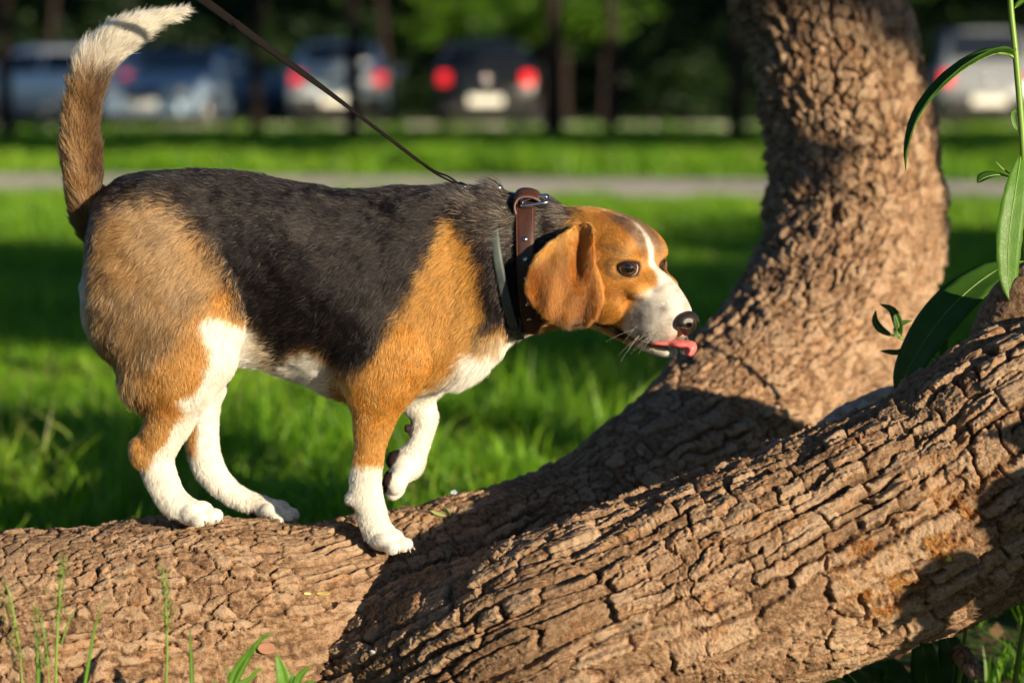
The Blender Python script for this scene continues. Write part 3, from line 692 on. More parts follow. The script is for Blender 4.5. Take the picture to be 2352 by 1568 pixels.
if want('dog'):
    g_lo, g_n, D = build_sdf()
    # the mouth line
    V, Q = surface_nets(g_lo, g_n, D)
    # keep the largest piece is not needed: every primitive overlaps its neighbour
    for it in range(2):
        d = trilin(g_lo, D, V); G = np.stack([(trilin(g_lo, D, V+e_)-trilin(g_lo, D, V-e_)) for e_ in np.eye(3)*SPACE*.6], 1)
        G /= np.linalg.norm(G, axis=1)[:, None]+1e-9
        V = V-G*np.clip(d, -SPACE, SPACE)[:, None]*.8
    # part of each vertex
    SP_ = soft_parts(V); near = sstep(.012, -.012, V[:, 1])
    # fine relief: mouth groove, wrinkles
    L = ((V-HO) @ HR)*100; hd = np.clip(SP_.get('head', 0)+SP_.get('jaw', 0), 0, 1)
    lip = np.abs(L[:, 2]-np.interp(L[:, 0], MOUTH_X, MOUTH_Z)); gr_ = sstep(.40, .0, lip)*(L[:, 0] > -1.4)*(L[:, 0] < 7.0)*hd*.0035
    gr_ = gr_+.0032*hd*sstep(1.0, .3, np.sqrt(((L[:, 0]+.3)/1.15)**2+((L[:, 2]+6.85)/.6)**2))
    mus = .0026*noise3(V, 17, 90)+.0009*noise3(V, 60, 91)
    V2 = V+G*(mus*(1-hd)-gr_)[:, None]
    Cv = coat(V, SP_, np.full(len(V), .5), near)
    coat_m = mat('coat_skin', rough=.8, spec=.2); cb = NB(coat_m); ca = cb.attr('coat'); cb.link(ca.outputs['Color'], cb.b.inputs['Base Color'])
    dog = empty('dog', tuple(at(870, 1262, 0)), 'tricolour beagle walking along the low trunk with tail up and tongue out', 'dog')
    body = mesh_np('body', V2, Q, None, coat_m); vattr(body, 'coat', Cv*.8, 'COL'); adopt(body, dog)
    # ---------------- eyes, nose, tongue
    eye_m = mat('eye', (.03, .01, .005), .04, spec=.8); eb = NB(eye_m); ed = eb.attr('iris')
    er = eb.ramp(ed.outputs['Fac'], [(0, (.003, .002, .002)), (.40, (.003, .002, .002)), (.48, (.028, .009, .005)), (.76, (.050, .016, .007)), (.84, (.008, .004, .004)), (.90, (.42, .36, .35)), (1, (.35, .25, .23))])
    eb.link(er.outputs[0], eb.b.inputs['Base Color']); eb.b.inputs['Coat Weight'].default_value = 1.0; eb.b.inputs['Coat Roughness'].default_value = .02
    def sphere(n, m_):
        th = np.linspace(0, math.pi, n)[1:-1]; ph = np.linspace(0, 2*math.pi, m_, endpoint=False)
        V_ = [(0, 0, 1)]+[(math.sin(t)*math.cos(p), math.sin(t)*math.sin(p), math.cos(t)) for t in th for p in ph]+[(0, 0, -1)]
        q_ = grid_quads(len(th), m_)+1; j = np.arange(m_); j2 = (j+1) % m_; L_ = len(V_)-1; o_ = 1+(len(th)-1)*m_
        t_ = np.vstack([np.c_[j*0, 1+j, 1+j2], np.c_[j*0+L_, o_+j2, o_+j]]); return np.array(V_, float), q_[:, ::-1]*1, t_
    sV, sQ, sT = sphere(28, 40)
    for i, s in enumerate((-1, 1)):
        look = HR @ np.array((math.cos(.80), s*math.sin(.80), -.04)); look = (HR @ np.array((.45, .85, .0))) if i else np.array((.10, -1.0, .05))
        look /= np.linalg.norm(look); r_ = .0108; c_ = EC[i]
        ang = np.arccos(np.clip(sV @ look, -1, 1)); rr = r_*(1+.035*np.exp(-(ang/.5)**2))
        e_ = mesh_np('eye', c_+sV*rr[:, None], sQ, sT, eye_m); vattr(e_, 'iris', np.clip(ang/(1.9 if i else 1.06), 0, 1.2)); adopt(e_, dog)
    # lids: two arcs of skin over each eyeball
    lid_m = mat('eyelid', (.010, .006, .006), .55)
    for i, s in enumerate((-1, 1)):
        ax = HR @ np.array((math.cos(.95), s*math.sin(.95), .0)); ax /= np.linalg.norm(ax)
        sx = np.cross(HR[:, 2], ax); sx /= np.linalg.norm(sx); upv = np.cross(ax, sx)
        if s < 0: sx = -sx
        sx = sx*np.sign(np.dot(sx, HR[:, 0]))       # towards the nose
        for up_ in (1, -1):
            t = np.linspace(-1.0, 1.0, 15); hgt = (.64 if up_ > 0 else -.56)*(1-np.abs(t)**2.3)-.10*t-.02
            pts = []
            for a_, h_ in zip(t*.92, hgt):
                d_ = ax*math.cos(a_)*math.cos(h_)+sx*math.sin(a_)*math.cos(h_)+upv*math.sin(h_); pts.append(EC[i]+d_*.0110)
            o_ = tube('eyelid', pts, np.full(15, .0008 if up_ > 0 else .0004), lid_m, dog, 8)
    # nose: an own small sculpt
    def small_sdf(fn, lo_, hi_, sp):
        global SPACE
        n_ = np.ceil((hi_-lo_)/sp).astype(int)+1; ax_ = [lo_[q]+sp*np.arange(n_[q]) for q in range(3)]
        Dn = fn(ax_[0][:, None, None], ax_[1][None, :, None], ax_[2][None, None, :]).astype(np.float32)
        old = SPACE; SPACE = sp; r_ = surface_nets(lo_, n_, Dn); SPACE = old; return r_
    def loc_ell(x, y, z, c, r): 
        a = (x-c[0])/r[0]; b_ = (y-c[1])/r[1]; c_ = (z-c[2])/r[2]; k0 = np.sqrt(a*a+b_*b_+c_*c_)+1e-9
        k1 = np.sqrt((a/r[0])**2+(b_/r[1])**2+(c_/r[2])**2)+1e-9; return k0*(k0-1)/k1
    def nose_f(x, y, z):
        d = loc_ell(x, y, z, (7.75, 0, -1.95), (1.05, 1.28, .72)); d = smin(d, loc_ell(x, y, z, (8.05, 0, -2.35), (.90, .95, .85)), .5)
        d = smin(d, loc_ell(x, y, z, (8.05, 0, -3.0), (.45, .35, .55)), .4)
        for s in (-1, 1):
            d = smin(d, loc_ell(x, y, z, (7.85, .88*s, -2.25), (.72, .52, .52)), .25)
            d = -smin(-d, loc_ell(x, y, z, (8.62, .60*s, -2.32), (.52, .27, .24)), .12); d = -smin(-d, loc_ell(x, y, z, (8.35, 1.05*s, -2.42), (.45, .30, .10)), .10)
        d = -smin(-d, loc_ell(x, y, z, (8.9, 0, -2.7), (.30, .05, .75)), .10)
        return d
    nV, nQ = small_sdf(nose_f, np.array((6.2, -1.8, -4.0)), np.array((9.6, 1.8, -.8)), .07)
    nV = HO+((nV*np.array((1, 1.08, 1.10))+np.array((-.80, 0, -1.28))) @ HR.T)*.01
    nose_m = mat('nose_leather', (.020, .013, .012), .33, spec=.6); nb_ = NB(nose_m); nn = nb_.new('ShaderNodeTexVoronoi'); nn.inputs['Scale'].default_value = 1100; nb_.link(nb_.coord(), nn.inputs['Vector']); nb_.bump(nn.outputs['Distance'], .35, .0006)
    adopt(mesh_np('nose', nV, nQ, None, nose_m), dog)
    # tongue, curling up at the front of the lips
    tg_m = mat('tongue', (.62, .14, .13), .36, spec=.5); tb_ = NB(tg_m); tn = tb_.noise(700, 2, tb_.coord()); tb_.bump(tn.outputs[0], .3, .0005)
    tb_.b.inputs['Subsurface Weight'].default_value = .25; tb_.b.inputs['Subsurface Scale'].default_value = .004; tb_.b.inputs['Subsurface Radius'].default_value = (1, .35, .25)
    tc = at(1575, 793, HP(6.2, -.9, -6)[1]-.002)
    def tongue_f(x, y, z):
        d = loc_ell(x, y, z, (-.020, .008, .0015), (.016, .010, .0032)); d = smin(d, loc_ell(x, y, z, (-.004, .000, .0012), (.0125, .011, .0044)), .005)
        d = smin(d, loc_ell(x, y, z, (.0052, -.004, -.0020), (.0060, .009, .0058)), .005); d = smin(d, loc_ell(x, y, z, (.0030, -.0055, -.0068), (.0048, .008, .0042)), .004)
        return -smin(-d, loc_ell(x, y, z, (-.002, -.012, -.0045), (.004, .004, .0025)), .003)
    tV, tQ = small_sdf(tongue_f, np.array((-.042, -.018, -.016)), np.array((.018, .024, .012)), .0006)
    adopt(mesh_np('tongue', tV+tc, tQ, None, tg_m), dog)
    # claws
    claw_m = mat('claw', (.30, .22, .16), .4)
    def claw(p0, d0, s=1.0):
        p0 = np.asarray(p0); d0 = np.asarray(d0, float); d0 /= np.linalg.norm(d0); dn = np.array((0, 0, -1.0))
        tube('claw', [p0-d0*.002*s, p0+d0*.001*s, p0+d0*.003*s+dn*.0022*s, p0+d0*.004*s+dn*.0045*s], [.0022*s, .0021*s, .0014*s, .0003*s], claw_m, dog, 7, 8)
    for (cx, cy, Y, s, dz) in ((428, 1203, -.055, .98, 0), (606, 1192, .050, .92, -.12), (866, 1264, -.056, .98, -.06)):
        c_ = at(cx, cy, Y); yw = -.42; fwd = np.array((math.cos(dz)*math.cos(yw), math.sin(yw), math.sin(dz))); fwd /= np.linalg.norm(fwd); lat = np.array((-math.sin(yw), math.cos(yw), 0)); up = np.cross(fwd, lat)
        for ty, fx in ((-.0150, .019), (-.0052, .0270), (.0052, .0270), (.0150, .019)): claw(c_+fwd*(fx+.0135)*s+up*.0075*s+lat*ty*s, fwd*.8-up*.4, s*.55)
    # ---------------- fur
    def flow(P, SP):
        """Lie of the coat."""
        F = np.zeros_like(P); x, z = toPX(P); N = len(P)
        def add(w_, v): F[:] += w_[:, None]*v
        body_w = sum(SP.get(k, 0)*1.0 for k in ('torso', 'shoulder', 'thigh', 'neck'))
        dz = -np.interp(z, [400, 560, 750, 900], [.05, .45, .85, .5]); dx = -np.ones(N)
        thg = sstep(560, 480, x); dz = dz*(1-thg)+(-1.1*sstep(420, 700, z)-.1)*thg; dx = dx*(1-thg)+(-np.interp(z, [450, 600, 760, 900], [.9, .9, .65, .2]))*thg
        sh = sstep(930, 1000, x)*sstep(1120, 1040, x); dz = dz-.5*sh*sstep(500, 650, z)
        wv = .5*noise3(P, 13, 41)+.25*noise3(P, 40, 42); 
        v = np.c_[dx, .25*noise3(P, 17, 43), dz+wv*.5]; add(body_w, v/np.linalg.norm(v, axis=1)[:, None])
        for k, d_ in (('hind', (-.1, 0, -1)), ('hindf', (.1, 0, -1)), ('fore', (-.1, 0, -1)), ('foref', (-.1, 0, -1)), ('paw', (.8, 0, -.5)), ('pad', (0, 0, -1))):
            if k in SP: add(SP[k], np.array(d_)+.2*np.c_[noise3(P, 30, 44), noise3(P, 30, 45), noise3(P, 30, 46)])
        if 'tail' in SP:
            T_ = np.gradient(tailQ[:, :3], axis=0); T_ /= np.linalg.norm(T_, axis=1)[:, None]
            m = SP['tail'] > .02; i_ = np.argmin(((P[m][:, None]-tailQ[None, :, :3])**2).sum(-1), 1); tt2 = np.zeros_like(P); tt2[m] = T_[i_]; add(SP['tail'], tt2)
        hw = SP.get('head', 0)+SP.get('jaw', 0)
        L_ = ((P-HO) @ HR)*100; dv = np.c_[-np.ones(N)*1.0, np.sign(L_[:, 1])*.25+.02*L_[:, 1], .25*(L_[:, 2]+1.0)*sstep(2, -1, L_[:, 0])-.35*sstep(-1.0, -3.0, L_[:, 2])]
        dv = dv/np.linalg.norm(dv, axis=1)[:, None]; add(hw, dv @ HR.T)
        if 'ear' in SP: add(SP['ear'], np.c_[.35*noise3(P, 25, 47)-.30*sstep(1300, 1230, x)+.1, .1*noise3(P, 30, 48), -np.ones(N)])
        return F
    def length(P, SP, cnear):
        x, z = toPX(P); N = len(P); g_ = lambda *k: sum(SP.get(q, np.zeros(N)) for q in k)
        l = g_('torso', 'shoulder', 'neck')*.0115+g_('thigh')*.0125+g_('hind', 'hindf', 'fore', 'foref')*.0065+g_('paw')*.0026+g_('pad')*.0002+g_('ear')*.0070+g_('head')*.0050+g_('jaw')*.0040
        l = l+g_('tail')*np.interp(z, [30, 60, 100, 200, 400, 520], [.020, .026, .029, .026, .020, .017])*np.interp(x, [240, 330, 420], [1, .85, .62])
        L_ = ((P-HO) @ HR)*100; l = l-g_('head')*.0022*sstep(0, 4, L_[:, 0])
        l = l+.009*g_('torso', 'shoulder', 'neck')*sstep(790, 860, z)*(x < 1250)       # belly and brisket
        l = l+.006*g_('torso')*sstep(1040, 1100, x)*sstep(1300, 1230, x)+.006*g_('torso')*sstep(1000, 1060, x)*sstep(520, 440, z)
        l = l+.007*g_('thigh', 'hind')*sstep(330, 290, x-(z-860)*.5)*sstep(780, 860, z)*sstep(945, 915, z)
        eye_d = np.min([np.linalg.norm(P-c_, axis=1) for c_ in EC], axis=0); l = l*np.clip((eye_d-.0108)/.005, 0.0, 1)
        nz_ = np.linalg.norm(P-HP(7.05, 0, -3.6), axis=1); l = l*np.clip((nz_-.0108)/.004, 0, 1)
        return l
    P0, P1, P2, P3 = V2[Q[:, 0]], V2[Q[:, 1]], V2[Q[:, 2]], V2[Q[:, 3]]
    n1 = np.cross(P2-P0, P3-P1); area = np.linalg.norm(n1, axis=1)/2
    cen = (P0+P1+P2+P3)/4
    dens = np.where(cen[:, 1] > .03, .45, 1.0); dens = np.where(((cen-HO) @ HR[:, 0] > -.07) & (cen[:, 1] < .0), 3.2, dens); xx, zz = toPX(cen); dens = np.where(xx < 250, 1.25*dens, dens); dens = np.where(zz > 900, 1.5*dens, dens)
    NH = 720000; pr_ = area*dens; pr_ /= pr_.sum()
    fi = RS.choice(len(Q), NH, p=pr_); uu = RS.rand(NH)[:, None]; vv_ = RS.rand(NH)[:, None]
    Pr = (P0[fi]*(1-uu)+P1[fi]*uu)*(1-vv_)+(P3[fi]*(1-uu)+P2[fi]*uu)*vv_
    vn = np.zeros_like(V2)
    for q_ in range(4): np.add.at(vn, Q[:, q_], n1)
    vn /= np.linalg.norm(vn, axis=1)[:, None]+1e-12
    Nn = (vn[Q[fi, 0]]*(1-uu)+vn[Q[fi, 1]]*uu)*(1-vv_)+(vn[Q[fi, 3]]*(1-uu)+vn[Q[fi, 2]]*uu)*vv_; Nn /= np.linalg.norm(Nn, axis=1)[:, None]
    SPh = soft_parts(Pr); nearh = sstep(.012, -.012, Pr[:, 1]); rnd = RS.rand(NH)
    F = flow(Pr, SPh); F = F-Nn*(F*Nn).sum(1)[:, None]; F /= np.linalg.norm(F, axis=1)[:, None]+1e-9
    S_ = np.cross(Nn, F)
    ln = length(Pr, SPh, None)*(.70+.55*RS.rand(NH)); 
    # clumping: neighbours lean the same way
    cl = noise3(Pr, 45, 64)*.30+noise3(Pr, 120, 61)*.50+noise3(Pr, 300, 62)*.35; cl2 = noise3(Pr, 160, 63)*.45+noise3(Pr, 60, 65)*.3
    Fd = F+S_*((cl+.22*RS.randn(NH))[:, None]); Fd /= np.linalg.norm(Fd, axis=1)[:, None]
    headw = SPh.get('head', 0)+SPh.get('jaw', 0)+SPh.get('ear', 0); tailw = SPh.get('tail', np.zeros(NH))
    lift = .34+.16*cl2+.10*RS.randn(NH)-.10*headw-.04*tailw; lift = lift*(1-.45*tailw*sstep(280, 360, toPX(Pr)[0])); lift = np.clip(lift, .06, .9); ruff = sstep(1020, 1080, toPX(Pr)[0])*sstep(1300, 1240, toPX(Pr)[0])*(1-headw)*(1-np.clip(SPh.get('neck', 0), 0, 0)); xr, zr = toPX(Pr); lift = lift+.20*ruff; tuft = (np.exp(-((xr-1160)/14)**2)+np.exp(-((xr-1288)/16)**2))*sstep(600, 500, zr)*(xr > 1100)*(1-SPh.get('ear', 0)); lift = lift+.35*tuft; ln = ln*(1+.45*tuft)
    grz = sstep(1010, 1075, xr+20*cl)*sstep(1330, 1290, xr)*sstep(610, 500, zr)*(1-headw)
    keep = ln > .0012
    K = 5; t = np.linspace(0, 1, K)
    pts = np.zeros((NH, K, 3)); pts[:, 0] = Pr-Nn*.0004
    for k in range(1, K):
        a_ = lift*(1.25-.95*t[k]); d_ = Fd*np.cos(a_)[:, None]+Nn*np.sin(a_)[:, None]
        d_ = d_+.06*S_*RS.randn(NH)[:, None]; d_[:, 2] -= .06*t[k]
        pts[:, k] = pts[:, k-1]+d_*(ln/(K-1))[:, None]
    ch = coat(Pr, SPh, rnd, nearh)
    # agouti: banded hairs and lighter tips on the dark saddle
    lum = ch.mean(1); br = RS.rand(NH); mul = .72+.56*br; ch = ch*mul[:, None]
    pale = (lum < .06) & (RS.rand(NH) < .10) & (headw < .5); ch[pale] = np.array((.075, .062, .055))*(.5+.9*RS.rand(pale.sum()))[:, None]
    pg = (lum < .06) & (RS.rand(NH) < .20*grz); ch[pg] = np.array((.24, .19, .15))*(.5+.9*RS.rand(pg.sum()))[:, None]
    tanh_ = (lum > .09) & (lum < .3); dk = tanh_ & (RS.rand(NH) < .16) & (headw < .5); ch[dk] *= .35
    pts = pts[keep]; ch = ch[keep]; n_ = len(pts); lnk = ln[keep]
    hc_ = bpy.data.hair_curves.new('fur'); hc_.add_curves([K]*n_); hc_.attributes['position'].data.foreach_set('vector', pts.astype(np.float32).ravel()) if 'position' in hc_.attributes else None
    rad = np.repeat(((.00014+.00009*RS.rand(n_))*(1-.35*headw[keep]))[:, None]*(1+.35*(lnk > .015))[:, None], K, 1)*np.array((1, 1, .85, .6, .12))[None]
    ra = hc_.attributes.get('radius') or hc_.attributes.new('radius', 'FLOAT', 'POINT'); ra.data.foreach_set('value', rad.astype(np.float32).ravel())
    ca_ = hc_.attributes.new('coat', 'FLOAT_COLOR', 'CURVE'); ca_.data.foreach_set('color', np.c_[ch, np.ones(n_)].astype(np.float32).ravel())
    fur = bpy.data.objects.new('fur', hc_); COL.objects.link(fur); adopt(fur, dog); fur['kind'] = 'stuff'
    fm = bpy.data.materials.new('fur'); fm.use_nodes = True; ft = fm.node_tree; ft.nodes.clear(); fo = ft.nodes.new('ShaderNodeOutputMaterial'); fa = ft.nodes.new('ShaderNodeAttribute'); fa.attribute_name = 'coat'
    ph = ft.nodes.new('ShaderNodeBsdfHairPrincipled'); ph.parametrization = 'COLOR'; ph.inputs['Roughness'].default_value = .38; ph.inputs['Radial Roughness'].default_value = .6; ph.inputs['IOR'].default_value = 1.45; ph.inputs['Random Roughness'].default_value = .2
    ph.inputs['Roughness'].default_value = .30
    df = ft.nodes.new('ShaderNodeBsdfDiffuse'); mx = ft.nodes.new('ShaderNodeMixShader'); mx.inputs[0].default_value = .6
    ft.links.new(fa.outputs['Color'], ph.inputs['Color']); ft.links.new(fa.outputs['Color'], df.inputs['Color']); ft.links.new(df.outputs[0], mx.inputs[1]); ft.links.new(ph.outputs[0], mx.inputs[2]); ft.links.new(mx.outputs[0], fo.inputs['Surface'])
    hc_.materials.append(fm)
    # whiskers
    wm = mat('whisker', (.75, .70, .62), .3)
    wp = []; wq = []; base_n = 0
    rs = np.random.RandomState(5)
    for s in (-1, 1):
        for k in range(13):
            hx = 2.6+rs.rand()*3.0; hz = -4.6-rs.rand()*1.9; p0 = HP(hx, s*2.5, hz); d_ = HR @ np.array((-.10+.5*rs.rand()-.35, s*.8, -.75+.4*rs.randn()*.5)); d_ /= np.linalg.norm(d_); l_2 = .016+.016*rs.rand(); bend = np.array((0, 0, -.35+.3*rs.randn()*.3))
            tt3 = np.linspace(0, 1, 7); C3 = p0+d_*(tt3*l_2)[:, None]+bend*(tt3**2*l_2*.5)[:, None]; T3, N3, B3 = frames(C3); r3 = .00011*(1-.8*tt3)
            for a_ in (0, 2.09, 4.19): wp.append(C3+r3[:, None]*(math.cos(a_)*N3+math.sin(a_)*B3))
            for a_ in range(3):
                a0 = base_n+a_*7; a1 = base_n+((a_+1) % 3)*7
                for q_ in range(6): wq.append((a0+q_, a0+q_+1, a1+q_+1, a1+q_))
            base_n += 21
    wo = mesh_np('whiskers', np.concatenate(wp), wq, None, wm); adopt(wo, dog); wo['kind'] = 'stuff'
# ============================================================ ground, lawn, path, road
def leafmat(name, cols, trans=.45, rough=.5, scale=6, attr=None):
    m = mat(name, rough=rough, spec=.35); q = NB(m); oi = q.new('ShaderNodeObjectInfo'); g_ = q.new('ShaderNodeNewGeometry')
    r = q.attr('tint') if attr else None
    fac = r.outputs['Fac'] if attr else q.noise(scale, 2, q.coord()).outputs[0]
    rp = q.ramp(fac, cols); q.link(rp.outputs[0], q.b.inputs['Base Color'])
    tr = q.new('ShaderNodeBsdfTranslucent'); mx = q.new('ShaderNodeMixShader'); mx.inputs[0].default_value = trans
    tc_ = q.mix(1.0, rp.outputs[0], (1.25, 1.35, .55), 'MULTIPLY'); q.link(tc_, tr.inputs['Color'])
    out = [n for n in q.n if n.type == 'OUTPUT_MATERIAL'][0]; q.link(q.b.outputs[0], mx.inputs[1]); q.link(tr.outputs[0], mx.inputs[2]); q.link(mx.outputs[0], out.inputs['Surface'])
    return m
gm = mat('soil', rough=.95, spec=.2); g = NB(gm); gc = g.coord(); gn = g.noise(.7, 6, gc, .6); gn2 = g.noise(40, 4, gc, .6)
gcol = g.ramp(gn.outputs[0], [(.35, (.030, .060, .012)), (.55, (.045, .090, .014)), (.72, (.070, .080, .025))])
g.link(g.mix(g.maprange(gn2.outputs[0], .4, .7, 0, .5), gcol.outputs[0], (.07, .045, .028)), g.b.inputs['Base Color']); g.bump(gn2.outputs[0], .8, .02)
def path_c(x): return 15.05-.19*x
PATH_H = 1.62
if want('ground'):
    n = 60; xs = np.linspace(-1, 1, n); xs = np.sign(xs)*(abs(xs)**2.5)*280; ys = np.linspace(-1, 1, n); ys = 20+np.sign(ys)*(abs(ys)**2.5)*280
    XX, YY = np.meshgrid(xs, ys); V = np.c_[XX.ravel(), YY.ravel(), np.zeros(XX.size)]
    gr = mesh_np('ground', V, grid_quads(n, n, False)[:, ::-1], None, gm); gr['kind'] = 'structure'
    pm = mat('pale_gravel', rough=.9, spec=.2); q = NB(pm); pc_ = q.coord(); n1_ = q.noise(60, 5, pc_, .7); n2_ = q.noise(1.3, 3, pc_)
    q.link(q.mix(q.maprange(n2_.outputs[0], .4, .7, 0, .5), q.ramp(n1_.outputs[0], [(.3, (.52, .46, .40)), (.7, (.70, .62, .55))]).outputs[0], (.42, .36, .29)), q.b.inputs['Base Color']); q.bump(n1_.outputs[0], .6, .01)
    xs = np.linspace(-40, 40, 161); e = lambda s, k: s*(PATH_H+.10*fbm2(xs*.7, xs*0+k, 5, 3))
    V = np.vstack([np.c_[xs, path_c(xs)+e(-1, 1), xs*0+.004], np.c_[xs, path_c(xs)+e(-.5, 3), xs*0+.016], np.c_[xs, path_c(xs)+e(.5, 3), xs*0+.016], np.c_[xs, path_c(xs)+e(1, 8), xs*0+.004]])
    o = mesh_np('path', V, np.vstack([np.c_[np.arange(160)+k*161, np.arange(160)+1+k*161, np.arange(160)+162+k*161, np.arange(160)+161+k*161] for k in range(3)]), None, pm); o['kind'] = 'structure'
    am = mat('asphalt', rough=.85, spec=.3); q = NB(am); n1_ = q.noise(30, 5, q.coord()); q.link(q.ramp(n1_.outputs[0], [(.3, (.035, .035, .037)), (.7, (.065, .064, .062))]).outputs[0], q.b.inputs['Base Color']); q.bump(n1_.outputs[0], .4, .01)
    V = [(-60, 37.6, .006), (60, 37.6, .006), (60, 46.5, .006), (-60, 46.5, .006)]
    o = mesh_np('road', V, [(0, 1, 2, 3)], None, am, smooth=False); o['kind'] = 'structure'
    km = mat('kerb_stone', (.30, .29, .27), .85)
    kb = []; kq = []
    for k in range(100):
        x0 = -60+k*1.2; b0 = len(kb); kb += [(x0+.006, 37.45, 0), (x0+1.194, 37.45, 0), (x0+1.194, 37.6, 0), (x0+.006, 37.6, 0), (x0+.006, 37.46, .12), (x0+1.194, 37.46, .12), (x0+1.194, 37.59, .12), (x0+.006, 37.59, .12)]
        kq += [(b0, b0+1, b0+5, b0+4), (b0+1, b0+2, b0+6, b0+5), (b0+2, b0+3, b0+7, b0+6), (b0+3, b0, b0+4, b0+7), (b0+4, b0+5, b0+6, b0+7)]
    o = mesh_np('kerb', kb, kq, None, km, smooth=False); o['kind'] = 'structure'

grass_m = leafmat('grass_blades', [(0, (.06, .15, .010)), (.45, (.14, .32, .014)), (.8, (.25, .42, .022)), (1, (.22, .23, .07))], .42, .45, attr=1)
def blades(rs, x, y, h, wd, lean, seg=2, curl=.5):
    """Curved tapering blades; returns verts, tris, tint."""
    n = len(x); a = rs.rand(n)*2*math.pi; la = rs.rand(n)*2*math.pi; dx = np.cos(la)*lean; dy = np.sin(la)*lean; wx = np.cos(a)*wd; wy = np.sin(a)*wd
    V = np.zeros((n, 5, 3)); z0 = -.005
    V[:, 0] = np.c_[x-wx, y-wy, x*0+z0]; V[:, 1] = np.c_[x+wx, y+wy, x*0+z0]
    V[:, 2] = np.c_[x-wx*.75+dx*h*.35, y-wy*.75+dy*h*.35, h*.55]; V[:, 3] = np.c_[x+wx*.75+dx*h*.35, y+wy*.75+dy*h*.35, h*.55]
    V[:, 4] = np.c_[x+dx*h, y+dy*h, h*(1-.25*lean)]
    b_ = np.arange(n)[:, None]*5; T = np.concatenate([b_+np.array([[0, 1, 3]]), b_+np.array([[0, 3, 2]]), b_+np.array([[2, 3, 4]])])
    ti = np.repeat(np.clip(.45+.22*rs.randn(n)+.3*fbm2(x*1.2, y*1.2, 3, 2), 0, 1)[:, None], 5, 1); ti[:, 4] += .1
    return V.reshape(-1, 3), T, ti.ravel()
if want('lawn'):
    rs = np.random.RandomState(3); Vs = []; Ts = []; tis = []; off = 0
    for (y0, y1, dn, h0, wd, far) in ((.25, 3.2, 5200, .070, .0026, 0), (3.2, 8, 2300, .065, .0036, 0), (8, 13.2, 900, .06, .0055, 0), (13.2, 16.9, 420, .07, .007, 0), (16.9, 27, 330, .10, .010, 1), (27, 37.4, 60, .12, .022, 1)):
        wl = lambda y: (y+CAM_D)*.235+.35
        A_ = (wl(y0)+wl(y1))*(y1-y0); n = int(A_*dn); y = y0+(y1-y0)*rs.rand(n)**.9; x = (rs.rand(n)*2-1)*wl(y)
        d_ = np.abs(y-path_c(x)); ok = d_ > PATH_H-.02+.12*rs.rand(n)
        if y0 < 1: ok &= ~((x > .15) & (y < 1.4) & (fbm2(x*4, y*4, 9, 2)+.45*sstep(.1, .6, x) > .15))
        x = x[ok]; y = y[ok]; n = len(x)
        cl = sstep(-.35, .5, fbm2(x*2.3, y*2.3, 21, 3)); h = h0*(.45+1.0*cl+.35*rs.rand(n)); tall = rs.rand(n) < .07*(y < 3.2)+.012*(y < 8); h[tall] *= 1.75
        if y0 > 16: h *= 1+.8*sstep(0, .5, fbm2(x*1.1, y*1.1, 30, 2))*(y < 20)
        V, T, ti = blades(rs, x, y, h, wd*(.7+.6*rs.rand(n)), .15+.75*rs.rand(n)); ti = np.clip(ti+.28*np.repeat(tall, 5), 0, 1); Vs.append(V); Ts.append(T+off); tis.append(ti); off += len(V)
    lw = mesh_np('lawn_grass', np.concatenate(Vs), None, np.concatenate(Ts), grass_m); vattr(lw, 'tint', np.concatenate(tis)); lw['kind'] = 'stuff'
    # dandelion-like yellow heads far off beyond the path
    ym = mat('yellow_petals', (.65, .45, .02), .6); dV = []; dT = []
    for (a, b_) in ((1345, 352), (1410, 360), (690, 700), (110, 1010), (1370, 372), (350, 362)):
        t_ = 3998.0/(b_+12-200)-CAM_D; p = at(a, b_, t_); k = len(dV); r_ = .028
        for ph in range(8): dV.append((p[0]+r_*math.cos(ph*.785), p[1]+r_*math.sin(ph*.785)*.7, p[2]+.004*(ph % 2)))
        dV += [(p[0], p[1], p[2]+.016), (p[0]-.002, p[1], 0), (p[0]+.002, p[1], 0)]
        for ph in range(8): dT.append((k+ph, k+(ph+1) % 8, k+8))
        dT.append((k+9, k+10, k+8))
    o = mesh_np('flower_heads', dV, None, dT, ym); o['kind'] = 'stuff'

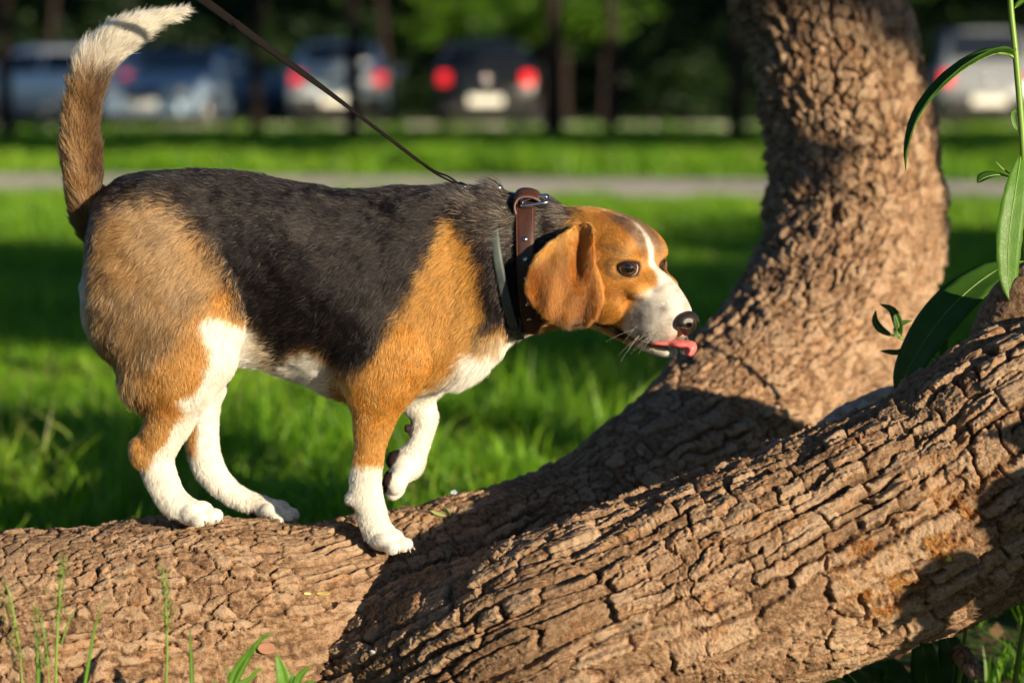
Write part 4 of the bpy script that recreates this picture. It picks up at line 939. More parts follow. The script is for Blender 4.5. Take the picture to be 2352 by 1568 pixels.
# ============================================================ trees and bushes
fol = leafmat('tree_leaves', [(0, (.007, .020, .008)), (.5, (.015, .040, .011)), (1, (.034, .072, .013))], .40, .45, attr=1)  # leaf green darkened to put background shade into the colour
fol_lit = leafmat('sun_tinted_leaves', [(0, (.035, .10, .010)), (.5, (.085, .20, .014)), (1, (.16, .29, .020))], .5, .45, attr=1)  # lighter copy for a few bushes: sunlight put into the leaf colour
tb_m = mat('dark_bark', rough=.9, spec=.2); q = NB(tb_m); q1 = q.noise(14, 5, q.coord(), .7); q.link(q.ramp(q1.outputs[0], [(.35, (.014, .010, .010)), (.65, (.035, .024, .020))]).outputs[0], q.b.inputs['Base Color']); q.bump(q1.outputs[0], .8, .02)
def leaf_cloud(name, rs, clumps, per, size, m, parent=None):
    """clumps: rows of centre x, y, z, radius; leaves are folded diamonds scattered through each clump."""
    C_ = np.array(clumps, float); n = len(C_)*per; ci = np.repeat(np.arange(len(C_)), per)
    d = rs.randn(n, 3); d /= np.linalg.norm(d, axis=1)[:, None]; r = C_[ci, 3]*rs.rand(n)**.45
    P = C_[ci, :3]+d*r[:, None]*np.array((1, 1, .75)); s = size*(.6+.8*rs.rand(n)); u = rs.randn(n, 3); u[:, 2] *= .6; u /= np.linalg.norm(u, axis=1)[:, None]
    v = np.cross(u, rs.randn(n, 3)); v /= np.linalg.norm(v, axis=1)[:, None]; w_ = np.cross(u, v)
    V = np.stack([P-u*s[:, None], P+v*s[:, None]*.42+w_*s[:, None]*.12, P+u*s[:, None], P-v*s[:, None]*.42+w_*s[:, None]*.12], 1).reshape(-1, 3)
    b_ = np.arange(n)[:, None]*4; T = np.concatenate([b_+np.array([[0, 1, 2]]), b_+np.array([[0, 2, 3]])])
    ti = np.repeat(np.clip(.5+.2*rs.randn(n)+.25*np.repeat(rs.randn(len(C_)), per), 0, 1), 4)
    o = mesh_np(name, V, None, T, m, smooth=False); vattr(o, 'tint', ti)
    if parent is not None: o.parent = parent
    return o
def ellip_clumps(rs, c, r, n, cr):
    d = rs.randn(n, 3); d /= np.linalg.norm(d, axis=1)[:, None]; P = np.array(c)+d*np.array(r)*(rs.rand(n)**.4)[:, None]; return np.c_[P, cr*(.7+.6*rs.rand(n))]
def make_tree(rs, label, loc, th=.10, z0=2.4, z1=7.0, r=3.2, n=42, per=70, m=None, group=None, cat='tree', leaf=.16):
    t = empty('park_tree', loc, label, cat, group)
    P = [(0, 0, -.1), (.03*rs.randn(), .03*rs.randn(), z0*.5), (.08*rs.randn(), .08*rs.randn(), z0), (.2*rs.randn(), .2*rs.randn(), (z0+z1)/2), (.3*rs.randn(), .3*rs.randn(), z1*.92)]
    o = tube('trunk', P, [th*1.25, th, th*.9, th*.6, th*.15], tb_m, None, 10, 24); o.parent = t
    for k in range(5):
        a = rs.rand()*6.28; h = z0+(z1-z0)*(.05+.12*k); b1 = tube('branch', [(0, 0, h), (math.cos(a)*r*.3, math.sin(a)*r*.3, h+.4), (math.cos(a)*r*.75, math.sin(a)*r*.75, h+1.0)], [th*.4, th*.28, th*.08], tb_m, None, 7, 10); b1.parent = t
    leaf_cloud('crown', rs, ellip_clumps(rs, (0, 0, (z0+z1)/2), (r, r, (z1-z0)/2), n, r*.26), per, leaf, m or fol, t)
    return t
def tree_copy(t, loc, label, group=None, rz=0, sc_=1):
    c = t.copy(); COL.objects.link(c); c.location = loc; c.rotation_euler[2] = rz; c.scale = (sc_,)*3; c['label'] = label
    if group: c['group'] = group
    for ch in t.children:
        d = ch.copy(); COL.objects.link(d); d.parent = c
    return c
def gx(px, Y): return (px-1176)/F_PX*(Y+CAM_D)
if want('trees'):
    rs = np.random.RandomState(12)
    G1 = 'trees whose trunks stand between the path and the parked cars'
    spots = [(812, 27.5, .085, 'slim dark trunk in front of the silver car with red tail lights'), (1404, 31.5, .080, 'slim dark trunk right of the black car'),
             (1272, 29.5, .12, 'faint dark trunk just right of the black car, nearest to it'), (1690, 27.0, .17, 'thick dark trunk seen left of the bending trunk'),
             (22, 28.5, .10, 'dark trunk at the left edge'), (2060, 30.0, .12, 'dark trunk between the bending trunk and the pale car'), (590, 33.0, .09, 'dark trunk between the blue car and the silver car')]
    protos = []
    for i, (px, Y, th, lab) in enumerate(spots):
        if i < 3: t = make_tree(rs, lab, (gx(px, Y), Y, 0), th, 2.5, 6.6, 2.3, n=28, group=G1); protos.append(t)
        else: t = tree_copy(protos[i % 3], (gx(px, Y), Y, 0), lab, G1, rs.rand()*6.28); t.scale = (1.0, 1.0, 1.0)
    # more of the same grove to the right, outside the frame, whose shade falls on the parked cars
    for k, (x, y) in enumerate(((24, 30), (-8.5, 25.5))):
        tree_copy(protos[k % 3], (x, y, 0), 'park tree of the grove to the right of the view', 'trees of the grove right of the view', rs.rand()*6.28)
    # a taller row right of the view, whose shade lies on the ground before the cars
    t = make_tree(rs, 'park tree right of the view beyond the path', (7.5, 8.8, 0), .12, 4.0, 6.8, 2.3, 40, 90, group='row of trees right of the view')
    for k, x in enumerate((10.6, 13.6, 16.7, 19.8, 23, 26, 29, 8.6, 12, 15.2, 18.4, 21.5)): tree_copy(t, (x, 8.8+.4*rs.randn()+(3.0 if k > 6 else 0), 0), 'park tree right of the view beyond the path', 'row of trees right of the view', rs.rand()*6)
    # trees behind the cars: their crowns shade parts of the bushes
    for k, (x, y, s_) in enumerate(((7.5, 47.5, 1.0), (11, 46.8, 1.05), (14.5, 47.6, 1), (-2.6, 47.4, .95), (18, 47, 1.1), (1.2, 53, 1.2), (-9.5, 47.5, 1.0), (6, 54, 1.3), (12, 55, 1.3), (-6, 55, 1.2), (-13, 52, 1.2), (19, 53, 1.3))):
        tree_copy(protos[(k+1) % 3], (x, y, 0), 'dark tree behind the cars, '+{7.5: 'above the yellow strip of grass right of the black car', 11: 'left one of those behind the pale car', 14.5: 'behind the pale car at the right edge', -2.6: 'between the silver car and the black car', 18: 'outside the frame at the right', 1.2: 'behind the black car', -9.5: 'behind the tail of the dog', 6: 'behind the thick trunk left of the bending trunk', 12: 'farther back behind the pale car', -6: 'behind the blue car', -13: 'at the left edge', 19: 'far right outside the frame'}[x], 'trees behind the parked cars', rs.rand()*6.28, s_)
    # off to the right of the camera: small trees whose shade lies across the lawn
    co = 1/math.tan(SUN_EL)
    def shade_at(X, Y, z): return (X+math.sin(SUN_AZ)*z*co, Y-math.cos(SUN_AZ)*z*co, 0)
    t = make_tree(rs, 'small tree to the right of the view shading the lawn', shade_at(-1.9, 6.2, 3.3), .07, 2.65, 3.95, 1.25, 34, 90, group='small trees right of the view', leaf=.11)
    for (x, y, s_) in ((-3.6, 6.1, 1.0), (-.2, 5.6, 1.0), (1.5, 5.0, 1.0), (3.2, 4.4, 1.0), (2.3, 7.0, 1.0), (2.0, 8.6, .9), (1.45, 3.4, 1.0), (2.0, 2.5, .95)):
        tree_copy(t, shade_at(x, y, 3.3), 'small tree to the right of the view shading the lawn', 'small trees right of the view', rs.rand()*6, s_)
    # an added, unseen young tree, its branch shaped to shade the bending trunk's left side
    added_tree = empty('park_tree', (2.935, -1.77, 0), 'unseen young tree added to shade the bending trunk with its low branch', 'tree')
    for nm_, P_, R_ in (('trunk', [(0, 0, -.1), (.02, .02, 1.2), (-.03, 0, 2.4), (0, .05, 3.6)], [.05, .045, .035, .01]), ('branch', [(-.02, 0, 2.35), (-.3, .15, 2.5), (-.62, .30, 2.2), (-.66, .33, 1.5)], [.02, .016, .012, .004])):
        o = tube(nm_, P_, R_, tb_m, None, 8, 14); o.parent = added_tree
    cl = [(-.66+.035*rs.randn(), .33+.035*rs.randn(), z, .075) for z in np.linspace(1.25, 2.25, 18)]
    leaf_cloud('foliage', rs, cl, 70, .045, fol, added_tree)
    # bushes and low foliage behind the cars
    where = ['at the left edge', 'behind the white car', 'left of the blue car', 'behind the roof of the blue car', 'left of the silver car', 'right behind the silver car', 'between the silver and the black car', 'at the left corner of the black car', 'rising over the black car', 'at the right corner of the black car', 'by the slim trunk right of the black car', 'in the gap left of the lone shrub', 'standing alone in the dark gap', 'left of the thick trunk', 'hidden behind the bending trunk', 'left of the pale car', 'behind the pale car']
    blab = ['bush with shade in its leaf colour, ', 'bush with sunlight in its leaf colour, ']
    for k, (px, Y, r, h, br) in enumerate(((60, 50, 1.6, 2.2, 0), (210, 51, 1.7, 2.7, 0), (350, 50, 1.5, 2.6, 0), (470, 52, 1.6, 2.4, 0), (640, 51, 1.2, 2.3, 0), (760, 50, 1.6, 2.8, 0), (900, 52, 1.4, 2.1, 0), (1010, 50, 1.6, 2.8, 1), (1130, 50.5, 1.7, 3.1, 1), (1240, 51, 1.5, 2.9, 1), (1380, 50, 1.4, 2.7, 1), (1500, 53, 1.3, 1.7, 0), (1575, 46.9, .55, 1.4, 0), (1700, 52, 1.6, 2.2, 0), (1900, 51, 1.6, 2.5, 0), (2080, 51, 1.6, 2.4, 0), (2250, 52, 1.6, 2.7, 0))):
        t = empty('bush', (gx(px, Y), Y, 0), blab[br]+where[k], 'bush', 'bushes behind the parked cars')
        leaf_cloud('foliage', rs, ellip_clumps(rs, (0, 0, h*.72+.35 if br and h > 2 else h*.52), (r, r*.8, h*.30 if br and h > 2 else h*.48), 20 if br else 26, .40), 60, .085, fol_lit if br else fol, t)
        tube('stem', [(0, 0, -.05), (.05, 0, h*.3), (.1, .05, h*.6)], [.06, .05, .02], tb_m, None, 7, 8).parent = t
    # far woods that close the view
    rsw = np.random.RandomState(4); cl = []
    for k in range(420):
        x = -34+68*rsw.rand(); y = 60+14*rsw.rand(); cl.append((x, y, .6+9.5*rsw.rand()**1.1, 1.3+.9*rsw.rand()))
    o = leaf_cloud('far_woods', rsw, cl, 130, .26, fol); o['kind'] = 'stuff'
    bk = tree_copy  # noqa
    # a dark rise behind the woods
    n = 40; xs = np.linspace(-90, 90, n); prof = [(74, -.2), (80, 5), (88, 10), (100, 13), (130, 14)]
    V = [(x, y+3*math.sin(x*.1), z*(1+.1*math.sin(x*.23))) for (y, z) in prof for x in xs]
    hm = mat('wooded_slope', (.020, .040, .012), .95, spec=.1); o = mesh_np('hill', V, grid_quads(len(prof), n, False), None, hm); o['kind'] = 'structure'
# ============================================================ parked cars
glass_m = mat('car_glass', (.012, .016, .022), .08, spec=.8); tyre_m = mat('tyre', (.015, .015, .015), .85); rim_m = mat('wheel_rim', (.35, .36, .38), .35, .8); trim_m = mat('black_trim', (.015, .015, .017), .5)
red_m = mat('tail_lamp', (.55, .010, .012), .18, spec=.8); _e = red_m.node_tree.nodes['Principled BSDF']; _e.inputs['Emission Color'].default_value = (1, .02, .03, 1); _e.inputs['Emission Strength'].default_value = .6  # red lens colour plus added emission, the same on every car
clear_m = mat('clear_lamp', (.75, .76, .78), .12, .3); plate_m = mat('plate_white', (.78, .76, .70), .5); chrome_m = mat('chrome_trim', (.8, .8, .82), .12, 1.0)
def box_np(name, c, s, m, parent, bev=.12):
    """Box with chamfered edges; c centre, s half sizes."""
    x, y, z = s; b_ = min(s)*bev*2; V = []; 
    for sx in (-1, 1):
        for sy in (-1, 1):
            for sz in (-1, 1):
                V += [(c[0]+sx*(x-b_), c[1]+sy*y, c[2]+sz*(z-b_)), (c[0]+sx*x, c[1]+sy*(y-b_), c[2]+sz*(z-b_)), (c[0]+sx*(x-b_), c[1]+sy*(y-b_), c[2]+sz*z)]
    import bmesh
    bm = bmesh.new(); vs = [bm.verts.new(v) for v in V]; r = bmesh.ops.convex_hull(bm, input=vs)
    me = bpy.data.meshes.new(name); bm.to_mesh(me); bm.free(); me.materials.append(m); o = bpy.data.objects.new(name, me); COL.objects.link(o); o.parent = parent; return o
def make_car(label, paint, loc, rz, L=4.2, W=.86, H=1.48, kind='hatch', colname='car_paint'):
    pm = mat(colname, paint, .28, .25, .6); pm.node_tree.nodes['Principled BSDF'].inputs['Coat Weight'].default_value = .8
    t = empty('parked_car', loc, label, 'car', 'cars parked beyond the lawn', rz)
    h2 = L/2
    # rows: y (rear at -y), bottom, belt, roof, body half width, roof half width
    if kind == 'hatch': rows = [(-h2, .42, .78, .80, W*.90, W*.80), (-h2+.06, .30, .92, .98, W*.97, W*.86), (-h2+.16, .26, .95, 1.14, W*.99, W*.80), (-h2+.42, .24, .96, H-.06, W, W*.72), (-h2+.75, .24, .95, H-.01, W, W*.70), (-.1, .24, .93, H, W, W*.70), (.45, .24, .92, H-.04, W, W*.69), (1.15, .24, .90, .97, W, W*.80), (1.75, .26, .80, .84, W*.97, W*.80), (h2-.05, .34, .66, .70, W*.88, W*.70), (h2, .42, .60, .62, W*.8, W*.6)]
    else: rows = [(-h2, .44, .82, .86, W*.88, W*.78), (-h2+.08, .30, .94, 1.0, W*.97, W*.84), (-h2+.55, .26, .96, 1.04, W, W*.80), (-h2+1.15, .24, .95, H-.07, W, W*.70), (-.2, .24, .93, H, W, W*.68), (.40, .24, .92, H-.05, W, W*.68), (1.10, .24, .90, .98, W, W*.80), (1.8, .26, .82, .86, W*.97, W*.80), (h2-.05, .34, .68, .72, W*.88, W*.70), (h2, .42, .6, .62, W*.8, W*.6)]
    R_ = crom(np.array(rows), np.linspace(0, len(rows)-1, 45)); V = []
    for y, zb, zl, zr, w1, w2 in R_:
        pr = [(w1*.86, zb), (w1*.97, zb+.10), (w1, (zb+zl)/2), (w1*.98, zl), (w2+(w1-w2)*.45, zl+(zr-zl)*.5), (w2, zr-.05*min(1, (zr-zl)*3)), (w2*.6, zr+.01), (0, zr+.02)]
        full = pr+[(-a, b_) for a, b_ in pr[-2::-1]]+[(0, zb)]
        V += [(a, y, b_) for a, b_ in full]
    k = 16; q_ = grid_quads(45, k)[:, ::-1]; j = np.arange(k); V = V+[(0, -h2, .6), (0, h2, .5)]
    o = mesh_np('body', V, q_, np.vstack([np.c_[j, (j+1) % k, j*0+45*k], np.c_[(j+1) % k+44*k, j+44*k, j*0+45*k+1]]), pm); o.parent = t
    def sect(y):
        r_ = [np.interp(y, R_[:, 0], R_[:, i]) for i in range(1, 6)]; return r_
    # windows as panes 6 mm proud of the body
    def pane(name, pts, m=glass_m, th=.008):
        P = np.array(pts, float); n_ = np.cross(P[1]-P[0], P[-1]-P[0]); n_ /= np.linalg.norm(n_); k_ = len(P); V_ = np.vstack([P+n_*.004, P+n_*(.004+th)])
        f_2 = [tuple(range(k_, 2*k_))]; me = bpy.data.meshes.new(name); me.from_pydata([tuple(v) for v in V_], [], [tuple(range(k_, 2*k_)), tuple(range(k_-1, -1, -1))]+[(i, (i+1) % k_, (i+1) % k_+k_, i+k_) for i in range(k_)]); me.materials.append(m)
        o_ = bpy.data.objects.new(name, me); COL.objects.link(o_); o_.parent = t; return o_
    if kind == 'hatch': ya, yb = -h2+.17, -h2+.43
    else: ya, yb = -h2+.62, -h2+1.14
    a_, b_ = sect(ya), sect(yb)
    pane('rear_window', [(-a_[4]*.84, ya-.02, a_[2]+.02), (a_[4]*.84, ya-.02, a_[2]+.02), (b_[4]*.86, yb-.05, b_[2]-.01), (-b_[4]*.86, yb-.05, b_[2]-.01)])
    pane('windscreen', [(.60, .47, H+.005), (-.60, .47, H+.005), (-.66, 1.10, 1.02), (.66, 1.10, 1.02)][::-1])
    for s in (-1, 1):
        for (y0, y1, n_) in ((-1.25, -.38, 'rear_side_window'), (-.30, .62, 'front_side_window')):
            p = []
            for (y, top) in ((y0, 0), (y1, 0), (y1-.12*(y1 > 0), 1), (y0+.1*(y0 < -1), 1)):
                r_ = sect(y); zl, zr, w1, w2 = r_[1], r_[2], r_[3], r_[4]; f = .10 if not top else .80; x_ = (w1*.98+(w2-w1*.98)*f)+.012; p.append((s*x_, y, zl+(zr-zl)*f))
            pane(n_, p if s < 0 else p[::-1])
        for y in (-h2+.82, h2-.80):
            wh = tube('tyre', [(s*(W-.20), y, .31), (s*(W+.005), y, .31)], [.31, .31], tyre_m, None, 24, 2); wh.parent = t
            rm = tube('rim', [(s*(W-.02), y, .31), (s*(W+.012), y, .31)], [.20, .19], rim_m, None, 18, 2); rm.parent = wh
        box_np('tail_light', (s*W*.80, -h2+.035, .86), (.095, .05, .10), red_m, t); box_np('headlight', (s*W*.68, h2-.10, .66), (.17, .09, .085), clear_m, t)
        box_np('wing_mirror', (s*(W+.10), .62, 1.0), (.10, .06, .075), pm, t)
    box_np('rear_bumper', (0, -h2-.005, .42), (W*.86, .07, .13), pm if kind != 'hatch' else trim_m, t, .2); box_np('front_bumper', (0, h2-.02, .40), (W*.84, .07, .13), pm, t, .2)
    box_np('number_plate', (0, -h2-.075, .50), (.28, .008, .075), plate_m, t); box_np('number_plate', (0, h2+.055, .44), (.26, .008, .058), plate_m, t)
    box_np('grille', (0, h2-.015, .60), (.36, .03, .07), trim_m, t); 
    sV_ = [(.055*math.cos(a), -h2-.02, .86+.055*math.sin(a)) for a in np.linspace(0, 2*math.pi, 16, endpoint=False)]+[(0, -h2-.055, .86)]
    mesh_np('badge', sV_, None, [(i, (i+1) % 16, 16) for i in range(16)], chrome_m).parent = t
    return t
if want('cars'):
    cy = 39.6
    make_car('black hatchback seen from behind with red tail lights', (.010, .011, .014), (gx(1116, cy-2.1), cy, 0), .0, colname='black_paint')
    make_car('silver hatchback seen from behind, half hidden by a slim trunk and the leash', (.62, .68, .74), (gx(768, cy-2.1), cy+.3, 0), .03, colname='silver_paint')
    make_car('pale silver car at the right edge seen from behind', (.30, .32, .34), (gx(2262, cy-2.1), cy-.6, 0), -.04, H=1.66, colname='pale_paint')
    make_car('pale blue car facing the lawn, right of the dog\'s tail', (.26, .36, .50), (gx(425, cy-2.1), cy+.2, 0), math.pi-.35, kind='sedan', H=1.36, colname='blue_paint')
    make_car('white car at the left edge behind the dog\'s tail', (.80, .82, .85), (gx(70, cy-1.5), cy+.8, 0), 1.1, kind='hatch', H=1.42, colname='white_paint')
# ============================================================ collars and leash
if want('dog'):
    def neck_ring(top, bot, bow, n=96, out=.002, Yc=-.004):
        T_ = at(top[0], top[1], Yc); B_ = at(bot[0], bot[1], Yc); c = (T_+B_)/2; e1 = (T_-B_); e1 /= np.linalg.norm(e1)
        e2 = np.array((bow, -1.0, 0)); e2 -= e1*np.dot(e1, e2); e2 /= np.linalg.norm(e2); ax_ = np.cross(e1, e2)
        a = np.linspace(0, 2*math.pi, n, endpoint=False); dr = np.cos(a)[:, None]*e1+np.sin(a)[:, None]*e2
        r = np.full(n, .02)
        for _ in range(60):
            d = trilin(g_lo, D, c+dr*r[:, None]); r = r-np.minimum(d, .004)*.8
        r = np.convolve(np.r_[r[-4:], r, r[:4]], np.ones(9)/9, 'valid')
        return c, dr, r+out, ax_, a
    def strap(name, ring, w_, th_, m, parent, dome=0.0):
        c, dr, r, ax_, a = ring; pr = []
        for u in np.linspace(-1, 1, 7): pr.append((u*w_/2, th_*(1-abs(u)**6*.5)+dome*(1-u*u)))
        for u in np.linspace(1, -1, 3): pr.append((u*w_/2, 0))
        V_ = []
        for k in range(len(a)):
            for (x_, y_) in pr: V_.append(c+dr[k]*(r[k]+y_)+ax_*x_)
        n_ = len(pr); q_ = grid_quads(len(a), n_); last = (len(a)-1)*n_; j = np.arange(n_); j2 = (j+1) % n_
        q_ = np.vstack([q_, np.c_[last+j, last+j2, j2, j]])
        o = mesh_np(name, np.array(V_), q_, None, m); adopt(o, parent); return o
    lea = mat('brown_leather', (.085, .026, .013), .5, spec=.5); q = NB(lea); q1 = q.noise(260, 5, q.coord()); q2 = q.noise(30, 3, q.coord())
    q.link(q.ramp(q2.outputs[0], [(.35, (.032, .011, .007)), (.65, (.070, .023, .012))]).outputs[0], q.b.inputs['Base Color']); q.bump(q1.outputs[0], .4, .0006)
    steel = mat('steel', (.62, .62, .64), .22, 1.0); brass = mat('stud_metal', (.55, .52, .46), .2, 1.0)
    thread = mat('thread', (.20, .065, .03), .8)
    col = empty('leather_collar', tuple(at(1222, 600, -.01)), 'brown leather collar with silver studs and a buckle, nearer the dog\'s head', 'collar')
    R1 = neck_ring((1210, 474), (1222, 745), -.08, out=.0050, Yc=-.008)
    strap('strap', R1, .0200, .0030, lea, col)
    for s in (-1, 1):   # seams
        c, dr, r, ax_, a = R1; P_ = [c+dr[k]*(r[k]+.0030)+ax_*s*.0082 for k in range(len(a))]
        vv = []; qq = []
        for k in range(0, len(P_)*2):
            t0 = (k+.2)/2 % len(P_); p0 = P_[int(t0)]; p1 = P_[(int(t0)+1) % len(P_)]; f = t0-int(t0); A_ = p0*(1-f)+p1*f; B_ = p0*(1-min(1, f+.32))+p1*min(1, f+.32); dd_ = dr[int(t0)]*.0003; ww = ax_*.00035; b0 = len(vv)
            vv += [A_-ww, A_+ww, B_+ww, B_-ww, A_+dd_, B_+dd_]; qq += [(b0, b0+4, b0+5, b0+3), (b0+4, b0+1, b0+2, b0+5)]
        so = mesh_np('stitching', vv, qq, None, thread); adopt(so, col); so['kind'] = 'stuff'
    def ring_at(R_, pyv, side=-1):
        c, dr, r, ax_, a = R_; P_ = c+dr*(r+.003)[:, None]; ok = P_[:, 1] < c[1]; zt = at(1176, pyv, -.06)[2]; k = np.argmin(np.abs(P_[:, 2]-zt)+np.where(ok, 0, 9)); return P_[k], dr[k], ax_
    for py_ in (548, 594, 645, 699, 736):
        p, n_, ax_ = ring_at(R1, py_); T2 = np.cross(n_, ax_)
        th = np.linspace(0, math.pi/2, 6)[1:]; ph = np.linspace(0, 2*math.pi, 14, endpoint=False); vv = [p+n_*.0018]
        for t in th:
            for f in ph: vv.append(p+n_*math.cos(t)*.0018+(ax_*math.cos(f)+T2*math.sin(f))*math.sin(t)*.0031)
        q_ = grid_quads(5, 14)+1; j = np.arange(14); so = mesh_np('stud', vv, q_[:, ::-1], np.c_[j*0, 1+j, 1+(j+1) % 14], brass); adopt(so, col)
    # buckle frame, pin and the loose end standing up in a loop
    bp = at(1228, 474, -.028); xd = np.array((1, 0, .16)); xd /= np.linalg.norm(xd); yd = np.array((0, -1, -.35)); yd /= np.linalg.norm(yd); zd = np.cross(yd, xd)*-1
    w2, h2 = .0125, .0095
    fr_ = [bp+xd*a+yd*b_ for a, b_ in ((-w2, -h2), (0, -h2-.001), (w2, -h2), (w2+.001, 0), (w2, h2), (0, h2+.001), (-w2, h2), (-w2-.001, 0), (-w2, -h2))]
    fr_ = [p+np.array((0, 0, .006)) for p in fr_]
    tube('buckle_frame', fr_, [.0019]*9, steel, col, 10, cap=False)
    tube('buckle_pin', [fr_[7]+np.array((0, 0, .001)), bp+np.array((0, 0, .0095)), fr_[3]+np.array((0, 0, .002))], [.0013, .0012, .0009], steel, col, 8)
    lp = [at(1196, 500, -.03), at(1184, 470, -.03), at(1192, 450, -.028), at(1212, 446, -.026), at(1232, 452, -.024), at(1240, 462, -.022)]
    Cc = crom(np.array(lp), np.linspace(0, 5, 26)); T_, N_, B_ = frames(Cc); up_n = np.cross(T_, np.array((0, 1., 0))); vv = []
    for k in range(26):
        ywd = np.array((0, .0095, .004))
        for u, v in ((-1, 0), (-1, 1), (-.5, 1), (0, 1), (.5, 1), (1, 1), (1, 0), (0, 0)): vv.append(Cc[k]+ywd*u+up_n[k]*.0026*v)
    lo_ = mesh_np('loose_end', np.array(vv), np.vstack([grid_quads(26, 8), [[0, 1, 2, 7], [2, 3, 4, 7], [4, 5, 6, 7]]]), None, lea); adopt(lo_, col)
    # grey second collar
    fl_m = mat('grey_strap', (.30, .33, .31), .5, spec=.3); q = NB(fl_m); q1 = q.noise(60, 4, q.coord()); q.link(q.ramp(q1.outputs[0], [(.3, (.035, .046, .046)), (.7, (.080, .095, .090))]).outputs[0], q.b.inputs['Base Color'])
    fc = empty('flea_collar', tuple(at(1160, 600, -.01)), 'thin dark grey band slanting down the neck behind the leather collar', 'collar')
    R2 = neck_ring((1139, 464), (1191, 757), -.15, out=.0068, Yc=-.006)
    strap('strap', R2, .0105, .0026, fl_m, fc, .0004)
    bl_m = mat('black_plastic', (.012, .012, .014), .35)
    p = R2[0]+R2[1][0]*(R2[2][0]+.002); tube('fastener', [p+np.array((-.008, -.006, .001)), p+np.array((.008, -.006, .003))], [.003, .003], mat('chrome', (.5, .52, .56), .2, 1.0), fc, 8)
    p, n_, ax_ = ring_at(R2, 756); tube('clasp', [p+ax_*.009-n_*.001, p+np.array((.004, -.004, -.006)), p-ax_*.009-n_*.001, p-ax_*.004+np.array((0, 0, .008)), p+ax_*.006+np.array((0, 0, .008)), p+ax_*.009-n_*.001], [.0011]*6, bl_m, fc, 7, cap=False)
    # leash: flat webbing that thins to two cords and a small clip
    web = mat('black_webbing', (.015, .012, .011), .85, spec=.08); q = NB(web); wv_ = q.new('ShaderNodeTexWave'); wv_.inputs['Scale'].default_value = 420; wv_.inputs['Distortion'].default_value = 1.0; q.link(q.coord(), wv_.inputs['Vector'])
    q.link(q.ramp(wv_.outputs[0], [(.2, (.004, .0035, .004)), (.8, (.014, .011, .010))]).outputs[0], q.b.inputs['Base Color']); q.bump(wv_.outputs[0], .6, .0008)
    le = empty('leash', tuple(at(1068, 440, .0)), 'black webbing leash running taut from the dog\'s back to the top edge', 'leash')
    pts = [at(330, -95, -.14), at(470, 3, -.10), at(545, 58, -.085), at(650, 135, -.06), at(760, 216, -.04), at(870, 300, -.02), at(962, 370, -.004)]
    Cc = crom(np.array(pts), np.linspace(0, 6, 120)); T_ = np.gradient(Cc, axis=0); T_ /= np.linalg.norm(T_, axis=1)[:, None]; vv = []
    for k in range(120):
        s_ = k/119; a_ = .15+1.15*sstep(.25, .85, s_); nrm = np.array((0, -1., 0)); nrm -= T_[k]*np.dot(nrm, T_[k]); nrm /= np.linalg.norm(nrm); bn = np.cross(T_[k], nrm)
        wdir = bn*math.cos(a_)+nrm*math.sin(a_); tdir = -bn*math.sin(a_)+nrm*math.cos(a_); W_ = .0046*(1-.35*s_); Tt = .00085+.0006*s_
        for u, v in ((-1, -.6), (-1, .6), (-.6, 1), (.6, 1), (1, .6), (1, -.6), (.6, -1), (-.6, -1)): vv.append(Cc[k]+wdir*u*W_+tdir*v*Tt)
    o = mesh_np('webbing', np.array(vv), grid_quads(120, 8), None, web); adopt(o, le)
    kx = at(545, 58, -.086); tube('stitched_join', [kx+np.array((-.006, -.001, .0045)), kx+np.array((.004, -.002, -.006))], [.0022, .0022], web, le, 8)
    e_ = at(962, 370, -.004)
    for dy in (-1, 1): tube('cord', [e_, at(1000, 396+dy*2, -.004+dy*.004), at(1030, 410+dy*4, -.003+dy*.005), at(1062, 428, 0)], [.0015, .0012, .0011, .0011], web, le, 7)
    tube('clip', [at(1054, 423, -.006), at(1064, 429, -.008), at(1078, 438, -.008)], [.0032, .0040, .0020], mat('dark_metal', (.10, .11, .14), .25, 1.0), le, 10)
